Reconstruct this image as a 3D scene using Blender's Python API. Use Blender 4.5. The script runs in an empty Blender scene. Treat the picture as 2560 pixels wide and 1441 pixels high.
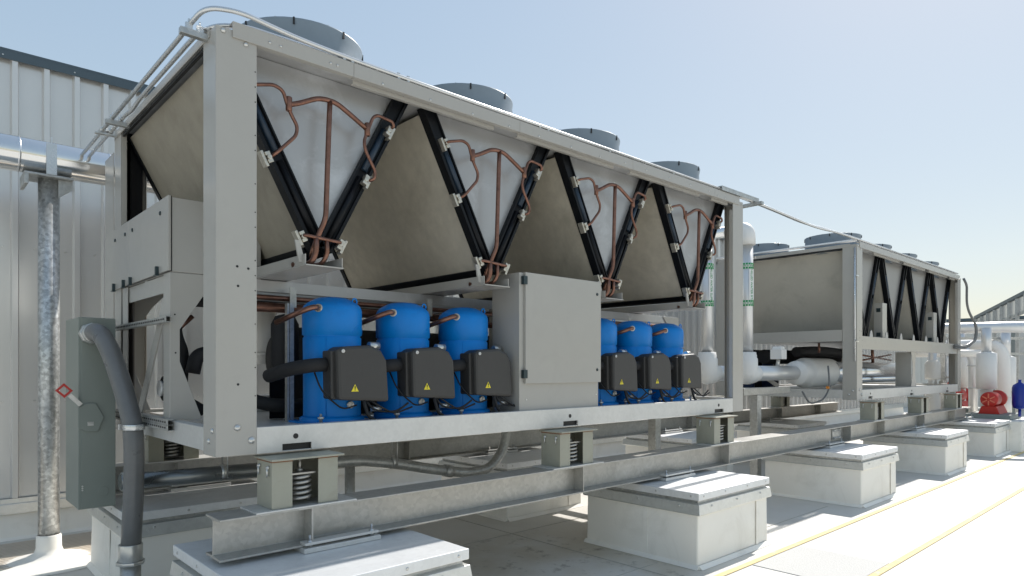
import bpy, bmesh, math, random
from mathutils import Vector, Matrix
random.seed(7)
R = math.radians
S = bpy.context.scene
C = S.collection

# ------------------------------------------------------------ camera
HEAD = math.atan2(1796, 1652)
FW = Vector((math.cos(HEAD), math.sin(HEAD), 0))
cam_d = bpy.data.cameras.new('camera'); cam = bpy.data.objects.new('camera', cam_d); C.objects.link(cam)
cam.location = (-1.322, -3.956, 0.518)
cam.rotation_euler = (R(90), 0, HEAD - R(90))
cam_d.sensor_width = 36; cam_d.lens = 1652 / 2560 * 36
cam_d.shift_y = (920 - 720.5) / 2560
cam_d.clip_start = 0.05; cam_d.clip_end = 3000
S.camera = cam

# ------------------------------------------------------------ light
SUN = Vector((1.02, 0.17, 1.0)).normalized()
elev = math.asin(SUN.z); azim = math.atan2(SUN.x, SUN.y)     # azimuth clockwise from +Y
w = bpy.data.worlds.new('World'); S.world = w; w.use_nodes = True
nt = w.node_tree; nt.nodes.clear()
sky = nt.nodes.new('ShaderNodeTexSky'); sky.sky_type = 'NISHITA'; sky.sun_disc = False
sky.sun_elevation = elev; sky.sun_rotation = azim
sky.altitude = 0; sky.air_density = 1.3; sky.dust_density = 0.5; sky.ozone_density = 0.6
bg = nt.nodes.new('ShaderNodeBackground'); bg.inputs[1].default_value = 0.15
wo = nt.nodes.new('ShaderNodeOutputWorld')
gm = nt.nodes.new('ShaderNodeGamma'); gm.inputs[1].default_value = 0.32   # even, hazy sky
hs_ = nt.nodes.new('ShaderNodeHueSaturation'); hs_.inputs['Saturation'].default_value = 1.7; hs_.inputs['Value'].default_value = 1.25
nt.links.new(sky.outputs[0], gm.inputs[0]); nt.links.new(gm.outputs[0], hs_.inputs['Color']); tn = nt.nodes.new('ShaderNodeMix'); tn.data_type = 'RGBA'; tn.blend_type = 'MULTIPLY'; tn.inputs[0].default_value = 1; tn.inputs[7].default_value = (0.985, 1.0, 1.02, 1)
nt.links.new(hs_.outputs[0], tn.inputs[6]); nt.links.new(tn.outputs[2], bg.inputs[0]); nt.links.new(bg.outputs[0], wo.inputs[0])
sd = bpy.data.lights.new('sun', 'SUN'); sd.energy = 2.3; sd.angle = R(0.55); sd.color = (1, 0.955, 0.90)
so = bpy.data.objects.new('sun', sd); C.objects.link(so)
so.rotation_euler = SUN.to_track_quat('Z', 'Y').to_euler()
S.view_settings.view_transform = 'Standard'; S.view_settings.look = 'None'
S.view_settings.exposure = 1.18; S.view_settings.gamma = 1
S.cycles.max_bounces = 8; S.cycles.diffuse_bounces = 5

# ------------------------------------------------------------ materials
def mat(name, col, rough=0.5, metal=0.0, var=0.06, scale=6.0, bump=0.0, bscale=40.0, spec=0.5,
        spangle=0.0, coat=0.0, dirt=None, dirt_scale=2.0, dirt_amt=0.5, emit=None, lines=None, rvar=0.0):
    m = bpy.data.materials.new(name); m.use_nodes = True
    t = m.node_tree; N = t.nodes; L = t.links
    b = N['Principled BSDF']
    b.inputs['Roughness'].default_value = rough; b.inputs['Metallic'].default_value = metal
    b.inputs['Specular IOR Level'].default_value = spec
    b.inputs['Coat Weight'].default_value = coat
    tc = N.new('ShaderNodeTexCoord')
    no = N.new('ShaderNodeTexNoise'); no.inputs['Scale'].default_value = scale; no.inputs['Detail'].default_value = 6
    no.inputs['Roughness'].default_value = 0.6
    L.new(tc.outputs['Object'], no.inputs['Vector'])
    mx = N.new('ShaderNodeMix'); mx.data_type = 'RGBA'
    a = [max(0, c * (1 - var * 2)) for c in col]; z = [min(1, c * (1 + var * 2)) for c in col]
    mx.inputs[6].default_value = (*a, 1); mx.inputs[7].default_value = (*z, 1)
    L.new(no.outputs['Fac'], mx.inputs[0])
    out = mx.outputs[2]
    if spangle:
        vo = N.new('ShaderNodeTexVoronoi'); vo.inputs['Scale'].default_value = 38
        L.new(tc.outputs['Object'], vo.inputs['Vector'])
        hs = N.new('ShaderNodeSeparateColor'); L.new(vo.outputs['Color'], hs.inputs[0])
        mr = N.new('ShaderNodeMapRange'); mr.inputs[3].default_value = 1 - spangle; mr.inputs[4].default_value = 1 + spangle
        L.new(hs.outputs[0], mr.inputs[0])
        mm = N.new('ShaderNodeMix'); mm.data_type = 'RGBA'; mm.blend_type = 'MULTIPLY'; mm.inputs[0].default_value = 1
        L.new(out, mm.inputs[6]); L.new(mr.outputs[0], mm.inputs[7]); out = mm.outputs[2]
    if dirt:
        n2 = N.new('ShaderNodeTexNoise'); n2.inputs['Scale'].default_value = dirt_scale; n2.inputs['Detail'].default_value = 9
        n2.inputs['Roughness'].default_value = 0.68; n2.inputs['Distortion'].default_value = 0.6
        L.new(tc.outputs['Object'], n2.inputs['Vector'])
        r2 = N.new('ShaderNodeMapRange'); r2.inputs[1].default_value = 0.52; r2.inputs[2].default_value = 0.78
        r2.inputs[3].default_value = 0; r2.inputs[4].default_value = dirt_amt
        L.new(n2.outputs['Fac'], r2.inputs[0])
        md = N.new('ShaderNodeMix'); md.data_type = 'RGBA'; md.inputs[7].default_value = (*dirt, 1)
        L.new(r2.outputs[0], md.inputs[0]); L.new(out, md.inputs[6]); out = md.outputs[2]
    L.new(out, b.inputs['Base Color'])
    if rvar:
        rr = N.new('ShaderNodeMapRange'); rr.inputs[3].default_value = max(0.02, rough - rvar); rr.inputs[4].default_value = min(1, rough + rvar)
        n4 = N.new('ShaderNodeTexNoise'); n4.inputs['Scale'].default_value = scale * 0.6; n4.inputs['Detail'].default_value = 5
        L.new(tc.outputs['Object'], n4.inputs['Vector']); L.new(n4.outputs['Fac'], rr.inputs[0]); L.new(rr.outputs[0], b.inputs['Roughness'])
    h = None
    if bump:
        n3 = N.new('ShaderNodeTexNoise'); n3.inputs['Scale'].default_value = bscale; n3.inputs['Detail'].default_value = 4
        L.new(tc.outputs['Object'], n3.inputs['Vector']); h = n3.outputs['Fac']; dist = 0.01; st = bump
    if lines:   # fine repeated fins: (axis, frequency, strength)
        wv = N.new('ShaderNodeTexWave'); wv.bands_direction = lines[0]; wv.inputs['Scale'].default_value = lines[1]
        L.new(tc.outputs['Object'], wv.inputs['Vector']); h = wv.outputs['Fac']; dist = 0.003; st = lines[2]
    if h is not None:
        bp = N.new('ShaderNodeBump'); bp.inputs['Strength'].default_value = st; bp.inputs['Distance'].default_value = dist
        L.new(h, bp.inputs['Height']); L.new(bp.outputs[0], b.inputs['Normal'])
    if emit:
        b.inputs['Emission Color'].default_value = (*emit, 1); b.inputs['Emission Strength'].default_value = 1
    return m

M = {}
M['paint'] = mat('grey_paint', (0.405, 0.39, 0.355), 0.22, 0.0, 0.03, 3, 0.10, 1.6, dirt=(0.30, 0.29, 0.26), dirt_scale=3, dirt_amt=0.25, rvar=0.08)
M['base'] = mat('galvanised_base', (0.62, 0.615, 0.59), 0.40, 0.35, 0.04, 5, 0.05, 60, spangle=0.03, dirt=(0.46, 0.45, 0.41), dirt_scale=4, dirt_amt=0.3, rvar=0.1)
M['galv'] = mat('galvanised_steel', (0.46, 0.465, 0.45), 0.38, 0.7, 0.1, 7, 0.05, 50, spangle=0.12, dirt=(0.33, 0.32, 0.28), dirt_scale=5, dirt_amt=0.5, rvar=0.12)
M['beam'] = mat('primed_beam', (0.42, 0.41, 0.38), 0.40, 0.55, 0.08, 4, 0.05, 50, spangle=0.08, dirt=(0.60, 0.60, 0.58), dirt_scale=3.2, dirt_amt=0.45, rvar=0.1)
M['iso'] = mat('olive_grey_paint', (0.34, 0.335, 0.27), 0.45, 0.0, 0.04, 6, dirt=(0.25, 0.22, 0.17), dirt_scale=8, dirt_amt=0.4)
M['rust'] = mat('rust', (0.22, 0.10, 0.05), 0.8, 0, 0.2, 30)
M['spring'] = mat('spring_steel', (0.42, 0.41, 0.38), 0.4, 0.7, 0.1, 20)
M['lid'] = mat('lid_metal', (0.78, 0.79, 0.79), 0.45, 0.35, 0.04, 5, 0.03, 30, spangle=0.03, dirt=(0.6, 0.59, 0.55), dirt_scale=3, dirt_amt=0.35, rvar=0.1)
M['flash'] = mat('flashing_metal', (0.68, 0.69, 0.67), 0.35, 0.75, 0.04, 5, spangle=0.04, rvar=0.1)
M['membrane'] = mat('white_membrane', (0.91, 0.88, 0.81), 0.6, 0, 0.03, 2, 0.2, 5, dirt=(0.58, 0.54, 0.46), dirt_scale=2.2, dirt_amt=0.4)
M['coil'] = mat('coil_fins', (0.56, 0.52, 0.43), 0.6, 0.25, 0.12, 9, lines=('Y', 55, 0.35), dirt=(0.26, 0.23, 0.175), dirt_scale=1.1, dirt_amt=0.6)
M['coil_end'] = mat('shaded_dirty_coil_fins', (0.33, 0.298, 0.235), 0.6, 0.2, 0.12, 6, lines=('Y', 55, 0.3), dirt=(0.20, 0.17, 0.125), dirt_scale=2.6, dirt_amt=0.6)  # end slab's shade put into a darker base colour; mottled brown dirt on top
M['coil2'] = mat('grey_coil_fins', (0.50, 0.475, 0.41), 0.6, 0.25, 0.08, 2.0, lines=('Y', 55, 0.3), dirt=(0.25, 0.235, 0.20), dirt_scale=1.6, dirt_amt=0.5)
M['panel2'] = mat('dull_sheet_panel', (0.30, 0.295, 0.285), 0.4, 0.3, 0.05, 3, 0.06, 3)
M['panel'] = mat('sheet_panel', (0.43, 0.43, 0.425), 0.34, 0.35, 0.05, 3, 0.10, 2.2, dirt=(0.70, 0.71, 0.72), dirt_scale=3.6, dirt_amt=0.6, rvar=0.1)
M['black'] = mat('black_paint', (0.005, 0.006, 0.008), 0.42, 0, 0.15, 8, spec=0.22)
M['blackfoam'] = mat('black_foam', (0.012, 0.012, 0.013), 0.75, 0, 0.2, 14, 0.2, 60)
M['tube'] = mat('header_tube', (0.014, 0.030, 0.052), 0.4, 0.1, 0.1, 8)  # dark blue puts a sky reflection into the colour
M['copper'] = mat('copper', (0.225, 0.115, 0.082), 0.33, 0.8, 0.3, 18, dirt=(0.10, 0.05, 0.045), dirt_scale=11, dirt_amt=0.85, rvar=0.12)
M['clamp'] = mat('cast_clamp', (0.55, 0.52, 0.45), 0.35, 0.75, 0.25, 40, 0.1, 80)
M['blue'] = mat('blue_paint', (0.0, 0.19, 0.58), 0.42, 0, 0.05, 5, 0.06, 60, spec=0.3, dirt=(0.01, 0.09, 0.28), dirt_scale=5, dirt_amt=0.35, rvar=0.08)
M['plastic'] = mat('dark_plastic', (0.042, 0.040, 0.037), 0.5, 0, 0.06, 30, 0.12, 220)
M['yellow'] = mat('yellow_label', (0.75, 0.62, 0.03), 0.5, 0, 0.02)
M['ink'] = mat('black_ink', (0.01, 0.01, 0.01), 0.5, 0, 0.02)
M['steel'] = mat('zinc_bolt', (0.6, 0.6, 0.58), 0.3, 0.8, 0.1, 30)
M['conduit'] = mat('zinc_conduit', (0.62, 0.63, 0.63), 0.28, 0.8, 0.05, 9, rvar=0.08)
M['darkpipe'] = mat('dark_coated_conduit', (0.20, 0.21, 0.21), 0.28, 0.8, 0.08, 9, rvar=0.08)
M['flex'] = mat('grey_flex_jacket', (0.15, 0.152, 0.15), 0.30, 0, 0.08, 12, 0.04, 60, rvar=0.08)
M['switch'] = mat('switch_enclosure', (0.235, 0.26, 0.228), 0.42, 0, 0.04, 4, dirt=(0.22, 0.24, 0.21), dirt_scale=5, dirt_amt=0.3)
M['red'] = mat('red_paint', (0.55, 0.03, 0.02), 0.4, 0, 0.06, 10)
M['fanblue'] = mat('fan_shroud', (0.20, 0.25, 0.295), 0.45, 0.1, 0.05, 6)
M['jacket'] = mat('aluminium_jacket', (0.80, 0.80, 0.80), 0.24, 0.95, 0.03, 3, 0.05, 4, rvar=0.06)
M['jacket2'] = mat('dull_aluminium_jacket', (0.74, 0.74, 0.73), 0.40, 0.65, 0.04, 3, rvar=0.05)
M['jacket3'] = mat('mirror_jacket', (0.80, 0.79, 0.77), 0.13, 0.95, 0.03, 3, 0.03, 3)
M['pvc'] = mat('white_pvc', (0.80, 0.79, 0.76), 0.45, 0, 0.02, 4)
M['green'] = mat('green_label', (0.02, 0.30, 0.10), 0.5)
M['white'] = mat('white_label', (0.8, 0.8, 0.78), 0.5)
M['wall'] = mat('ribbed_wall_paint', (0.70, 0.69, 0.665), 0.24, 0.4, 0.03, 1.5, 0.05, 3, rvar=0.06)
M['trim'] = mat('dark_trim', (0.075, 0.105, 0.125), 0.4, 0.2, 0.05, 4)
M['farwall'] = mat('grey_green_cladding', (0.24, 0.27, 0.26), 0.6, 0, 0.06, 3)
M['mat'] = mat('ribbed_mat', (0.62, 0.55, 0.46), 0.7, 0, 0.05, 6)
M['orange'] = mat('orange_tag', (0.7, 0.25, 0.03), 0.5)
M['boltdark'] = mat('dark_screw', (0.03, 0.05, 0.055), 0.4, 0.3)
M['yline'] = mat('yellow_paint_line', (0.72, 0.56, 0.26), 0.7, 0, 0.08, 12, dirt=(0.78, 0.76, 0.70), dirt_scale=14, dirt_amt=0.6)
M['pad'] = mat('walk_pad', (0.58, 0.57, 0.54), 0.8, 0, 0.10, 90, 0.5, 70)

def roof_mat():
    m = mat('white_roof', (0.66, 0.64, 0.59), 0.62, 0, 0.03, 1.2, 0.1, 6, dirt=(0.48, 0.44, 0.37), dirt_scale=0.9, dirt_amt=0.45)
    t = m.node_tree; N = t.nodes; L = t.links; b = N['Principled BSDF']
    src = b.inputs['Base Color'].links[0].from_socket
    tc = N['Texture Coordinate'] if 'Texture Coordinate' in N else [n for n in N if n.type == 'TEX_COORD'][0]
    # dark stain specks, localised by noise
    n1 = N.new('ShaderNodeTexNoise'); n1.inputs['Scale'].default_value = 5.5; n1.inputs['Detail'].default_value = 12; n1.inputs['Roughness'].default_value = 0.75
    L.new(tc.outputs['Object'], n1.inputs['Vector'])
    r1 = N.new('ShaderNodeMapRange'); r1.inputs[1].default_value = 0.54; r1.inputs[2].default_value = 0.74
    L.new(n1.outputs['Fac'], r1.inputs[0])
    gr = N.new('ShaderNodeTexGradient'); gr.gradient_type = 'SPHERICAL'
    mp = N.new('ShaderNodeMapping'); mp.inputs['Location'].default_value = (-1.22, -0.03, 0); mp.inputs['Scale'].default_value = (0.48, 0.62, 0)
    L.new(tc.outputs['Object'], mp.inputs[0]); L.new(mp.outputs[0], gr.inputs[0])
    r2 = N.new('ShaderNodeMapRange'); r2.inputs[2].default_value = 0.35
    L.new(gr.outputs['Fac'], r2.inputs[0])
    mu = N.new('ShaderNodeMath'); mu.operation = 'MULTIPLY'; L.new(r1.outputs[0], mu.inputs[0]); L.new(r2.outputs[0], mu.inputs[1])
    mx = N.new('ShaderNodeMix'); mx.data_type = 'RGBA'; mx.inputs[7].default_value = (0.12, 0.10, 0.07, 1)
    n5 = N.new('ShaderNodeTexNoise'); n5.inputs['Scale'].default_value = 1.7; n5.inputs['Detail'].default_value = 8
    L.new(tc.outputs['Object'], n5.inputs['Vector'])
    r5 = N.new('ShaderNodeMapRange'); r5.inputs[1].default_value = 0.35; r5.inputs[2].default_value = 0.6; r5.inputs[4].default_value = 0.62
    L.new(n5.outputs['Fac'], r5.inputs[0])
    m5 = N.new('ShaderNodeMath'); m5.operation = 'MULTIPLY'; L.new(r5.outputs[0], m5.inputs[0]); L.new(r2.outputs[0], m5.inputs[1])
    x5 = N.new('ShaderNodeMix'); x5.data_type = 'RGBA'; x5.inputs[7].default_value = (0.50, 0.44, 0.33, 1)
    L.new(m5.outputs[0], x5.inputs[0]); L.new(src, x5.inputs[6])
    L.new(mu.outputs[0], mx.inputs[0]); L.new(x5.outputs[2], mx.inputs[6]); L.new(mx.outputs[2], b.inputs['Base Color'])
    return m
M['roof'] = roof_mat()

# ------------------------------------------------------------ mesh helpers
class MB:
    def __init__(s): s.bm = bmesh.new()
    def box(s, x0, x1, y0, y1, z0, z1, mtx=None):
        vs = [s.bm.verts.new(p) for p in ((x0,y0,z0),(x1,y0,z0),(x1,y1,z0),(x0,y1,z0),(x0,y0,z1),(x1,y0,z1),(x1,y1,z1),(x0,y1,z1))]
        for f in ((3,2,1,0),(4,5,6,7),(0,1,5,4),(1,2,6,5),(2,3,7,6),(3,0,4,7)): s.bm.faces.new([vs[i] for i in f])
        if mtx: 
            for v in vs: v.co = mtx @ v.co
        return s
    def prism(s, poly, a0, a1, axis='y', mtx=None):
        """poly: 2D points; axis y -> (x,z); axis z -> (x,y); axis x -> (y,z)"""
        def P(p, a): return {'y': (p[0], a, p[1]), 'z': (p[0], p[1], a), 'x': (a, p[0], p[1])}[axis]
        A = [s.bm.verts.new(P(p, a0)) for p in poly]; B = [s.bm.verts.new(P(p, a1)) for p in poly]
        n = len(poly)
        s.bm.faces.new(A[::-1]); s.bm.faces.new(B)
        for i in range(n): s.bm.faces.new([A[i], A[(i+1) % n], B[(i+1) % n], B[i]])
        if mtx:
            for v in A + B: v.co = mtx @ v.co
        return s
    def lathe(s, prof, c=(0,0,0), n=32, axis='z', cap=True, mtx=None):
        rings = []
        c = Vector(c)
        for r, h in prof:
            ring = []
            for i in range(n):
                t = 2*math.pi*i/n; a, b = r*math.cos(t), r*math.sin(t)
                v = {'z': Vector((a, b, h)), 'y': Vector((a, h, b)), 'x': Vector((h, a, b))}[axis] + c
                if mtx: v = mtx @ v
                ring.append(s.bm.verts.new(v))
            rings.append(ring)
        for A, B in zip(rings, rings[1:]):
            for i in range(n): 
                f = s.bm.faces.new([A[i], A[(i+1) % n], B[(i+1) % n], B[i]]); f.smooth = True
        if cap: s.bm.faces.new(rings[0][::-1]); s.bm.faces.new(rings[-1])
        return s
    def tube(s, pts, r, n=12, smooth=True, cuts=8, cap=True):
        P = [Vector(p) for p in pts]
        if smooth and len(P) > 2: P = rounded(P, r, cuts)
        rings = []; prev = None
        for i, p in enumerate(P):
            d = (P[min(i+1, len(P)-1)] - P[max(i-1, 0)]).normalized()
            if prev is None:
                u = d.cross(Vector((0, 0, 1)))
                if u.length < 1e-3: u = d.cross(Vector((1, 0, 0)))
                u.normalize()
            else:
                u = prev - d * prev.dot(d); u.normalize()
            prev = u; v = d.cross(u)
            rings.append([s.bm.verts.new(p + r*(math.cos(2*math.pi*k/n)*u + math.sin(2*math.pi*k/n)*v)) for k in range(n)])
        for A, B in zip(rings, rings[1:]):
            for i in range(n):
                f = s.bm.faces.new([A[i], A[(i+1) % n], B[(i+1) % n], B[i]]); f.smooth = True
        if cap: s.bm.faces.new(rings[0][::-1]); s.bm.faces.new(rings[-1])
        return s
    def bar(s, p, q, w, h, up=(0, 0, 1)):
        """rectangular bar from p to q; w across, h along 'up'"""
        p, q = Vector(p), Vector(q); d = q - p; L = d.length; d.normalize()
        u = Vector(up) - d * Vector(up).dot(d); u.normalize(); c = d.cross(u)
        m = Matrix((d, c, u)).transposed().to_4x4(); m.translation = p
        return s.box(0, L, -w/2, w/2, -h/2, h/2, m)
    def bolt(s, p, axis='y', r=0.012, h=0.008, sgn=-1, n=6):
        a0, a1 = (0, sgn*h)
        return s.lathe([(r*1.5, 0), (r*1.5, a1*0.3), (r, a1*0.3), (r, a1), ] , p, n if n > 6 else 8, axis)
    def build(s, name, m, parent=None, bevel=0.0, split=False):
        if split:
            left = set(s.bm.faces); first = None
            while left:
                st = [left.pop()]; isl = list(st)
                while st:
                    f = st.pop()
                    for e in f.edges:
                        for g in e.link_faces:
                            if g in left: left.discard(g); st.append(g); isl.append(g)
                nb = MB(); vm = {}
                for f in isl:
                    for v in f.verts:
                        if v not in vm: vm[v] = nb.bm.verts.new(v.co)
                for f in isl:
                    g = nb.bm.faces.new([vm[v] for v in f.verts]); g.smooth = f.smooth
                o = nb.build(name, m, parent, bevel); first = first or o
            s.bm.free(); return first
        bmesh.ops.recalc_face_normals(s.bm, faces=s.bm.faces[:])
        me = bpy.data.meshes.new(name); s.bm.to_mesh(me); s.bm.free()
        me.materials.append(M[m] if isinstance(m, str) else m)
        o = bpy.data.objects.new(name, me); C.objects.link(o)
        if parent: o.parent = parent
        if bevel:
            b = o.modifiers.new('bevel', 'BEVEL'); b.width = bevel; b.segments = 2; b.limit_method = 'ANGLE'; b.angle_limit = R(40)
            b.harden_normals = False
        return o

def rounded(P, r, cuts):
    """round the corners of a polyline with quadratic arcs"""
    out = [P[0]]
    for i in range(1, len(P)-1):
        a, b, c = P[i-1], P[i], P[i+1]
        d = min((a-b).length, (c-b).length) * 0.45
        s = b + (a-b).normalized()*d; e = b + (c-b).normalized()*d
        for k in range(cuts+1):
            t = k/cuts; out.append(s*(1-t)**2 + b*2*t*(1-t) + e*t*t)
    out.append(P[-1]); return out

def empty(name, loc=(0,0,0), rz=0.0):
    o = bpy.data.objects.new(name, None); C.objects.link(o); o.location = loc; o.rotation_euler.z = rz
    o.empty_display_size = 0.1; return o
def tag(o, label, cat, group=None):
    o['label'] = label; o['category'] = cat
    if group: o['group'] = group
    elif 'group' in o: del o['group']
    return o
def struct(o): o['kind'] = 'structure'; return o
KIDS = {}
def copy_tree(o, parent=None):
    c = o.copy(); C.objects.link(c)
    if parent: c.parent = parent
    for ch in [x for x in list(C.objects) if x.parent == o]: copy_tree(ch, c)
    return c

G = -1.26   # roof level
# ------------------------------------------------------------ roof
struct(MB().box(-60, 220, -60, 220, G-0.5, G).build('roof_surface', 'roof'))
mb = MB()
for y, a, b in ((-0.42, 1.4, 3.75), (-0.46, 5.2, 7.4), (1.25, 0.5, 30)): mb.box(a, b, y, y+0.006, G+0.001, G+0.005)
for x in (2.1, 3.46): mb.box(x, x+0.008, -6, 4.4, G+0.002, G+0.006)
struct(mb.build('roof_seams', mat('seam', (0.50, 0.48, 0.43), 0.8)))
def line(y, w, x0, x1):
    return MB().box(x0, x1, y-w/2, y+w/2, G+0.004, G+0.008)
tag(line(-1.007, 0.06, 0.5, 34).build('floor_line', 'yline'), 'faded yellow line painted close along the curbs', 'floor marking', 'painted walkway lines')
tag(line(-1.897, 0.06, 0.5, 34).build('floor_line', 'yline'), 'faded yellow line farther out, away from the curbs', 'floor marking', 'painted walkway lines')
tag(MB().box(4.30, 5.25, -1.86, -1.045, G+0.001, G+0.006).build('walkway_pad', 'pad'), 'square pebbled grip pad between the two yellow lines', 'walkway pad')

# ------------------------------------------------------------ curbs
LZ = -0.588
def make_curb():
    t = empty('roof_curb')
    W, D = 1.31, 1.32      # lid size; origin at near-left lid corner, roof level
    H = LZ - G
    i = 0.018
    MB().prism([(i-0.012, 0), (W-i+0.012, 0), (W-i, H-0.185), (i, H-0.185)], i, D-i).build('curb_body', 'membrane', t, 0.014)
    MB().box(W*0.80, W*0.80+0.05, i-0.0115, i-0.008, 0.04, H-0.2).build('membrane_lap', 'membrane', t)
    MB().box(i-0.0115, i-0.008, 0.55, 0.60, 0.04, H-0.2).build('membrane_lap', 'membrane', t)
    # thick membrane foot turned out on the roof
    b = MB()
    b.prism([(-0.03, 0.003), (W+0.03, 0.003), (W-i+0.014, 0.035), (i-0.014, 0.035)], i-0.010, D-i+0.010)
    b.prism([(-0.03, 0.003), (D+0.03, 0.003), (D-i+0.012, 0.035), (i-0.012, 0.035)], i-0.0085, W-i+0.0085, 'x')
    b.build('membrane_foot', 'membrane', t)
    MB().box(0.03, W-0.03, 0.03, D-0.03, H-0.12, H-0.0665).build('curb_neck', 'galv', t)
    b = MB()   # flashing skirt: band flaring outwards below the lid
    rings = [(0.028, H-0.092), (-0.004, H-0.100), (-0.016, H-0.186), (-0.010, H-0.196)]
    R_ = [[b.bm.verts.new(p) for p in ((o_, o_, z), (W-o_, o_, z), (W-o_, D-o_, z), (o_, D-o_, z))] for o_, z in rings]
    for A, B_ in zip(R_, R_[1:]):
        for k in range(4): b.bm.faces.new([A[k], A[(k+1) % 4], B_[(k+1) % 4], B_[k]])
    b.bm.faces.new(R_[0]); b.bm.faces.new(R_[-1][::-1])
    b.build('flashing_skirt', 'flash', t, 0.002)
    lid = MB().box(0, W, 0, D, H-0.066, H).build('lid', 'lid', t, 0.005)
    b = MB()
    for x in (0.08, 0.45, 0.86, 1.23):
        b.bolt((x, 0.0, H-0.033), 'y', 0.007, 0.005); b.bolt((0.0, x, H-0.033), 'x', 0.007, 0.005)
    for x in (0.2, 0.65, 1.1): b.bolt((x, -0.008, H-0.13), 'y', 0.007, 0.010); b.bolt((-0.008, x, H-0.13), 'x', 0.007, 0.010)
    b.build('screw', 'steel', lid, split=True)
    return t
FR = -0.80
curb = make_curb()
front = [(-0.085, 'roof curb with bright metal lid nearest the camera, under the open end of the near steel beam'),
         (3.81, 'white roof curb behind the nearest one, corner facing the camera, beside the walkway pad'),
         (7.62, 'white roof curb under the bolted splice of the near steel beam'),
         (11.3, 'white roof curb in front of the far chiller, next to last along the near beam'),
         (14.6, 'small far roof curb under the far end of the near steel beam')]
for k, (x, lab) in enumerate(front):
    c = curb if k == 0 else copy_tree(curb)
    c.location = (x, FR, G); tag(c, lab, 'roof curb', 'curbs carrying the near beam')
rear = [(-0.095, 'roof curb with metal skirt behind the thick grey flexible conduit'),
        (3.80, 'white roof curb in shade below the middle of the near chiller'),
        (7.66, 'low roof curb seen through the gap between the two chillers, behind the near beam'),
        (11.4, 'roof curb under the rear beam below the far chiller'),]
for x, lab in rear:
    c = copy_tree(curb); c.location = (x, 1.69, G); tag(c, lab, 'roof curb', 'curbs carrying the rear beam')

# ------------------------------------------------------------ I beams
BT, BB = -0.322, -0.556
def ibeam(x0, x1, y0, stiff, pads, lab, splice=None):
    t = empty('steel_beam', (x0, y0, BB)); L = x1-x0; H = BT-BB; W = 0.235
    b = MB(); tf = 0.012; a, c = W/2-0.005, W/2+0.005
    b.prism([(0, 0), (W, 0), (W, tf), (c, tf+0.006), (c, H-tf-0.006), (W, H-tf), (W, H), (0, H), (0, H-tf), (a, H-tf-0.006), (a, tf+0.006), (0, tf)], 0, L, 'x')
    b.build('i_section', 'beam', t, 0.002)
    for s in stiff:
        MB().box(s-x0-0.005, s-x0+0.005, 0.006, a-0.001, tf+0.001, H-tf-0.001).box(s-x0-0.005, s-x0+0.005, c+0.001, W-0.006, tf+0.001, H-tf-0.001).build('stiffener', 'beam', t)
    for p in pads:
        MB().box(p-x0, p-x0+0.52, -0.055, W+0.055, -0.030, -0.001).box(p-x0+0.01, p-x0+0.51, -0.045, 0.03, 0.013, 0.030).build('bearing_plate', 'base', t, 0.003)
        b = MB()
        for dx in (0.05, 0.47):
            b.lathe([(0.016, -0.01), (0.016, 0.028), (0.009, 0.028), (0.009, 0.06)], (p-x0+dx, -0.02, 0.01), 8)
        b.build('anchor_bolt', 'steel', t, split=True)
    if splice:
        b = MB().box(splice-x0-0.15, splice-x0+0.15, a-0.012, a-0.001, 0.035, H-0.035)
        for dx in (-0.1, -0.04, 0.04, 0.1):
            for z in (0.06, 0.175): b.bolt((splice-x0+dx, a-0.012, z), 'y', 0.014, 0.02)
        b.build('splice_plate', 'galv', t)
    return tag(t, lab, 'steel beam', 'I-beams under the chillers')
ibeam(-0.045, 15.55, -0.195, (0.50, 2.98, 5.42, 8.9, 10.3, 12.35, 14.3), (0.42, 4.12, 8.0, 11.7, 15.0), 'grey steel I-beam on curbs along the near side, its open end towards the camera', 8.62)
ibeam(-0.105, 15.55, 2.46, (0.50, 2.98, 5.42, 8.9, 10.3, 12.35, 14.3), (0.42, 4.12, 8.0, 11.7), 'grey steel I-beam at the rear, in shade behind the pipes under the chillers')

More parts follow.
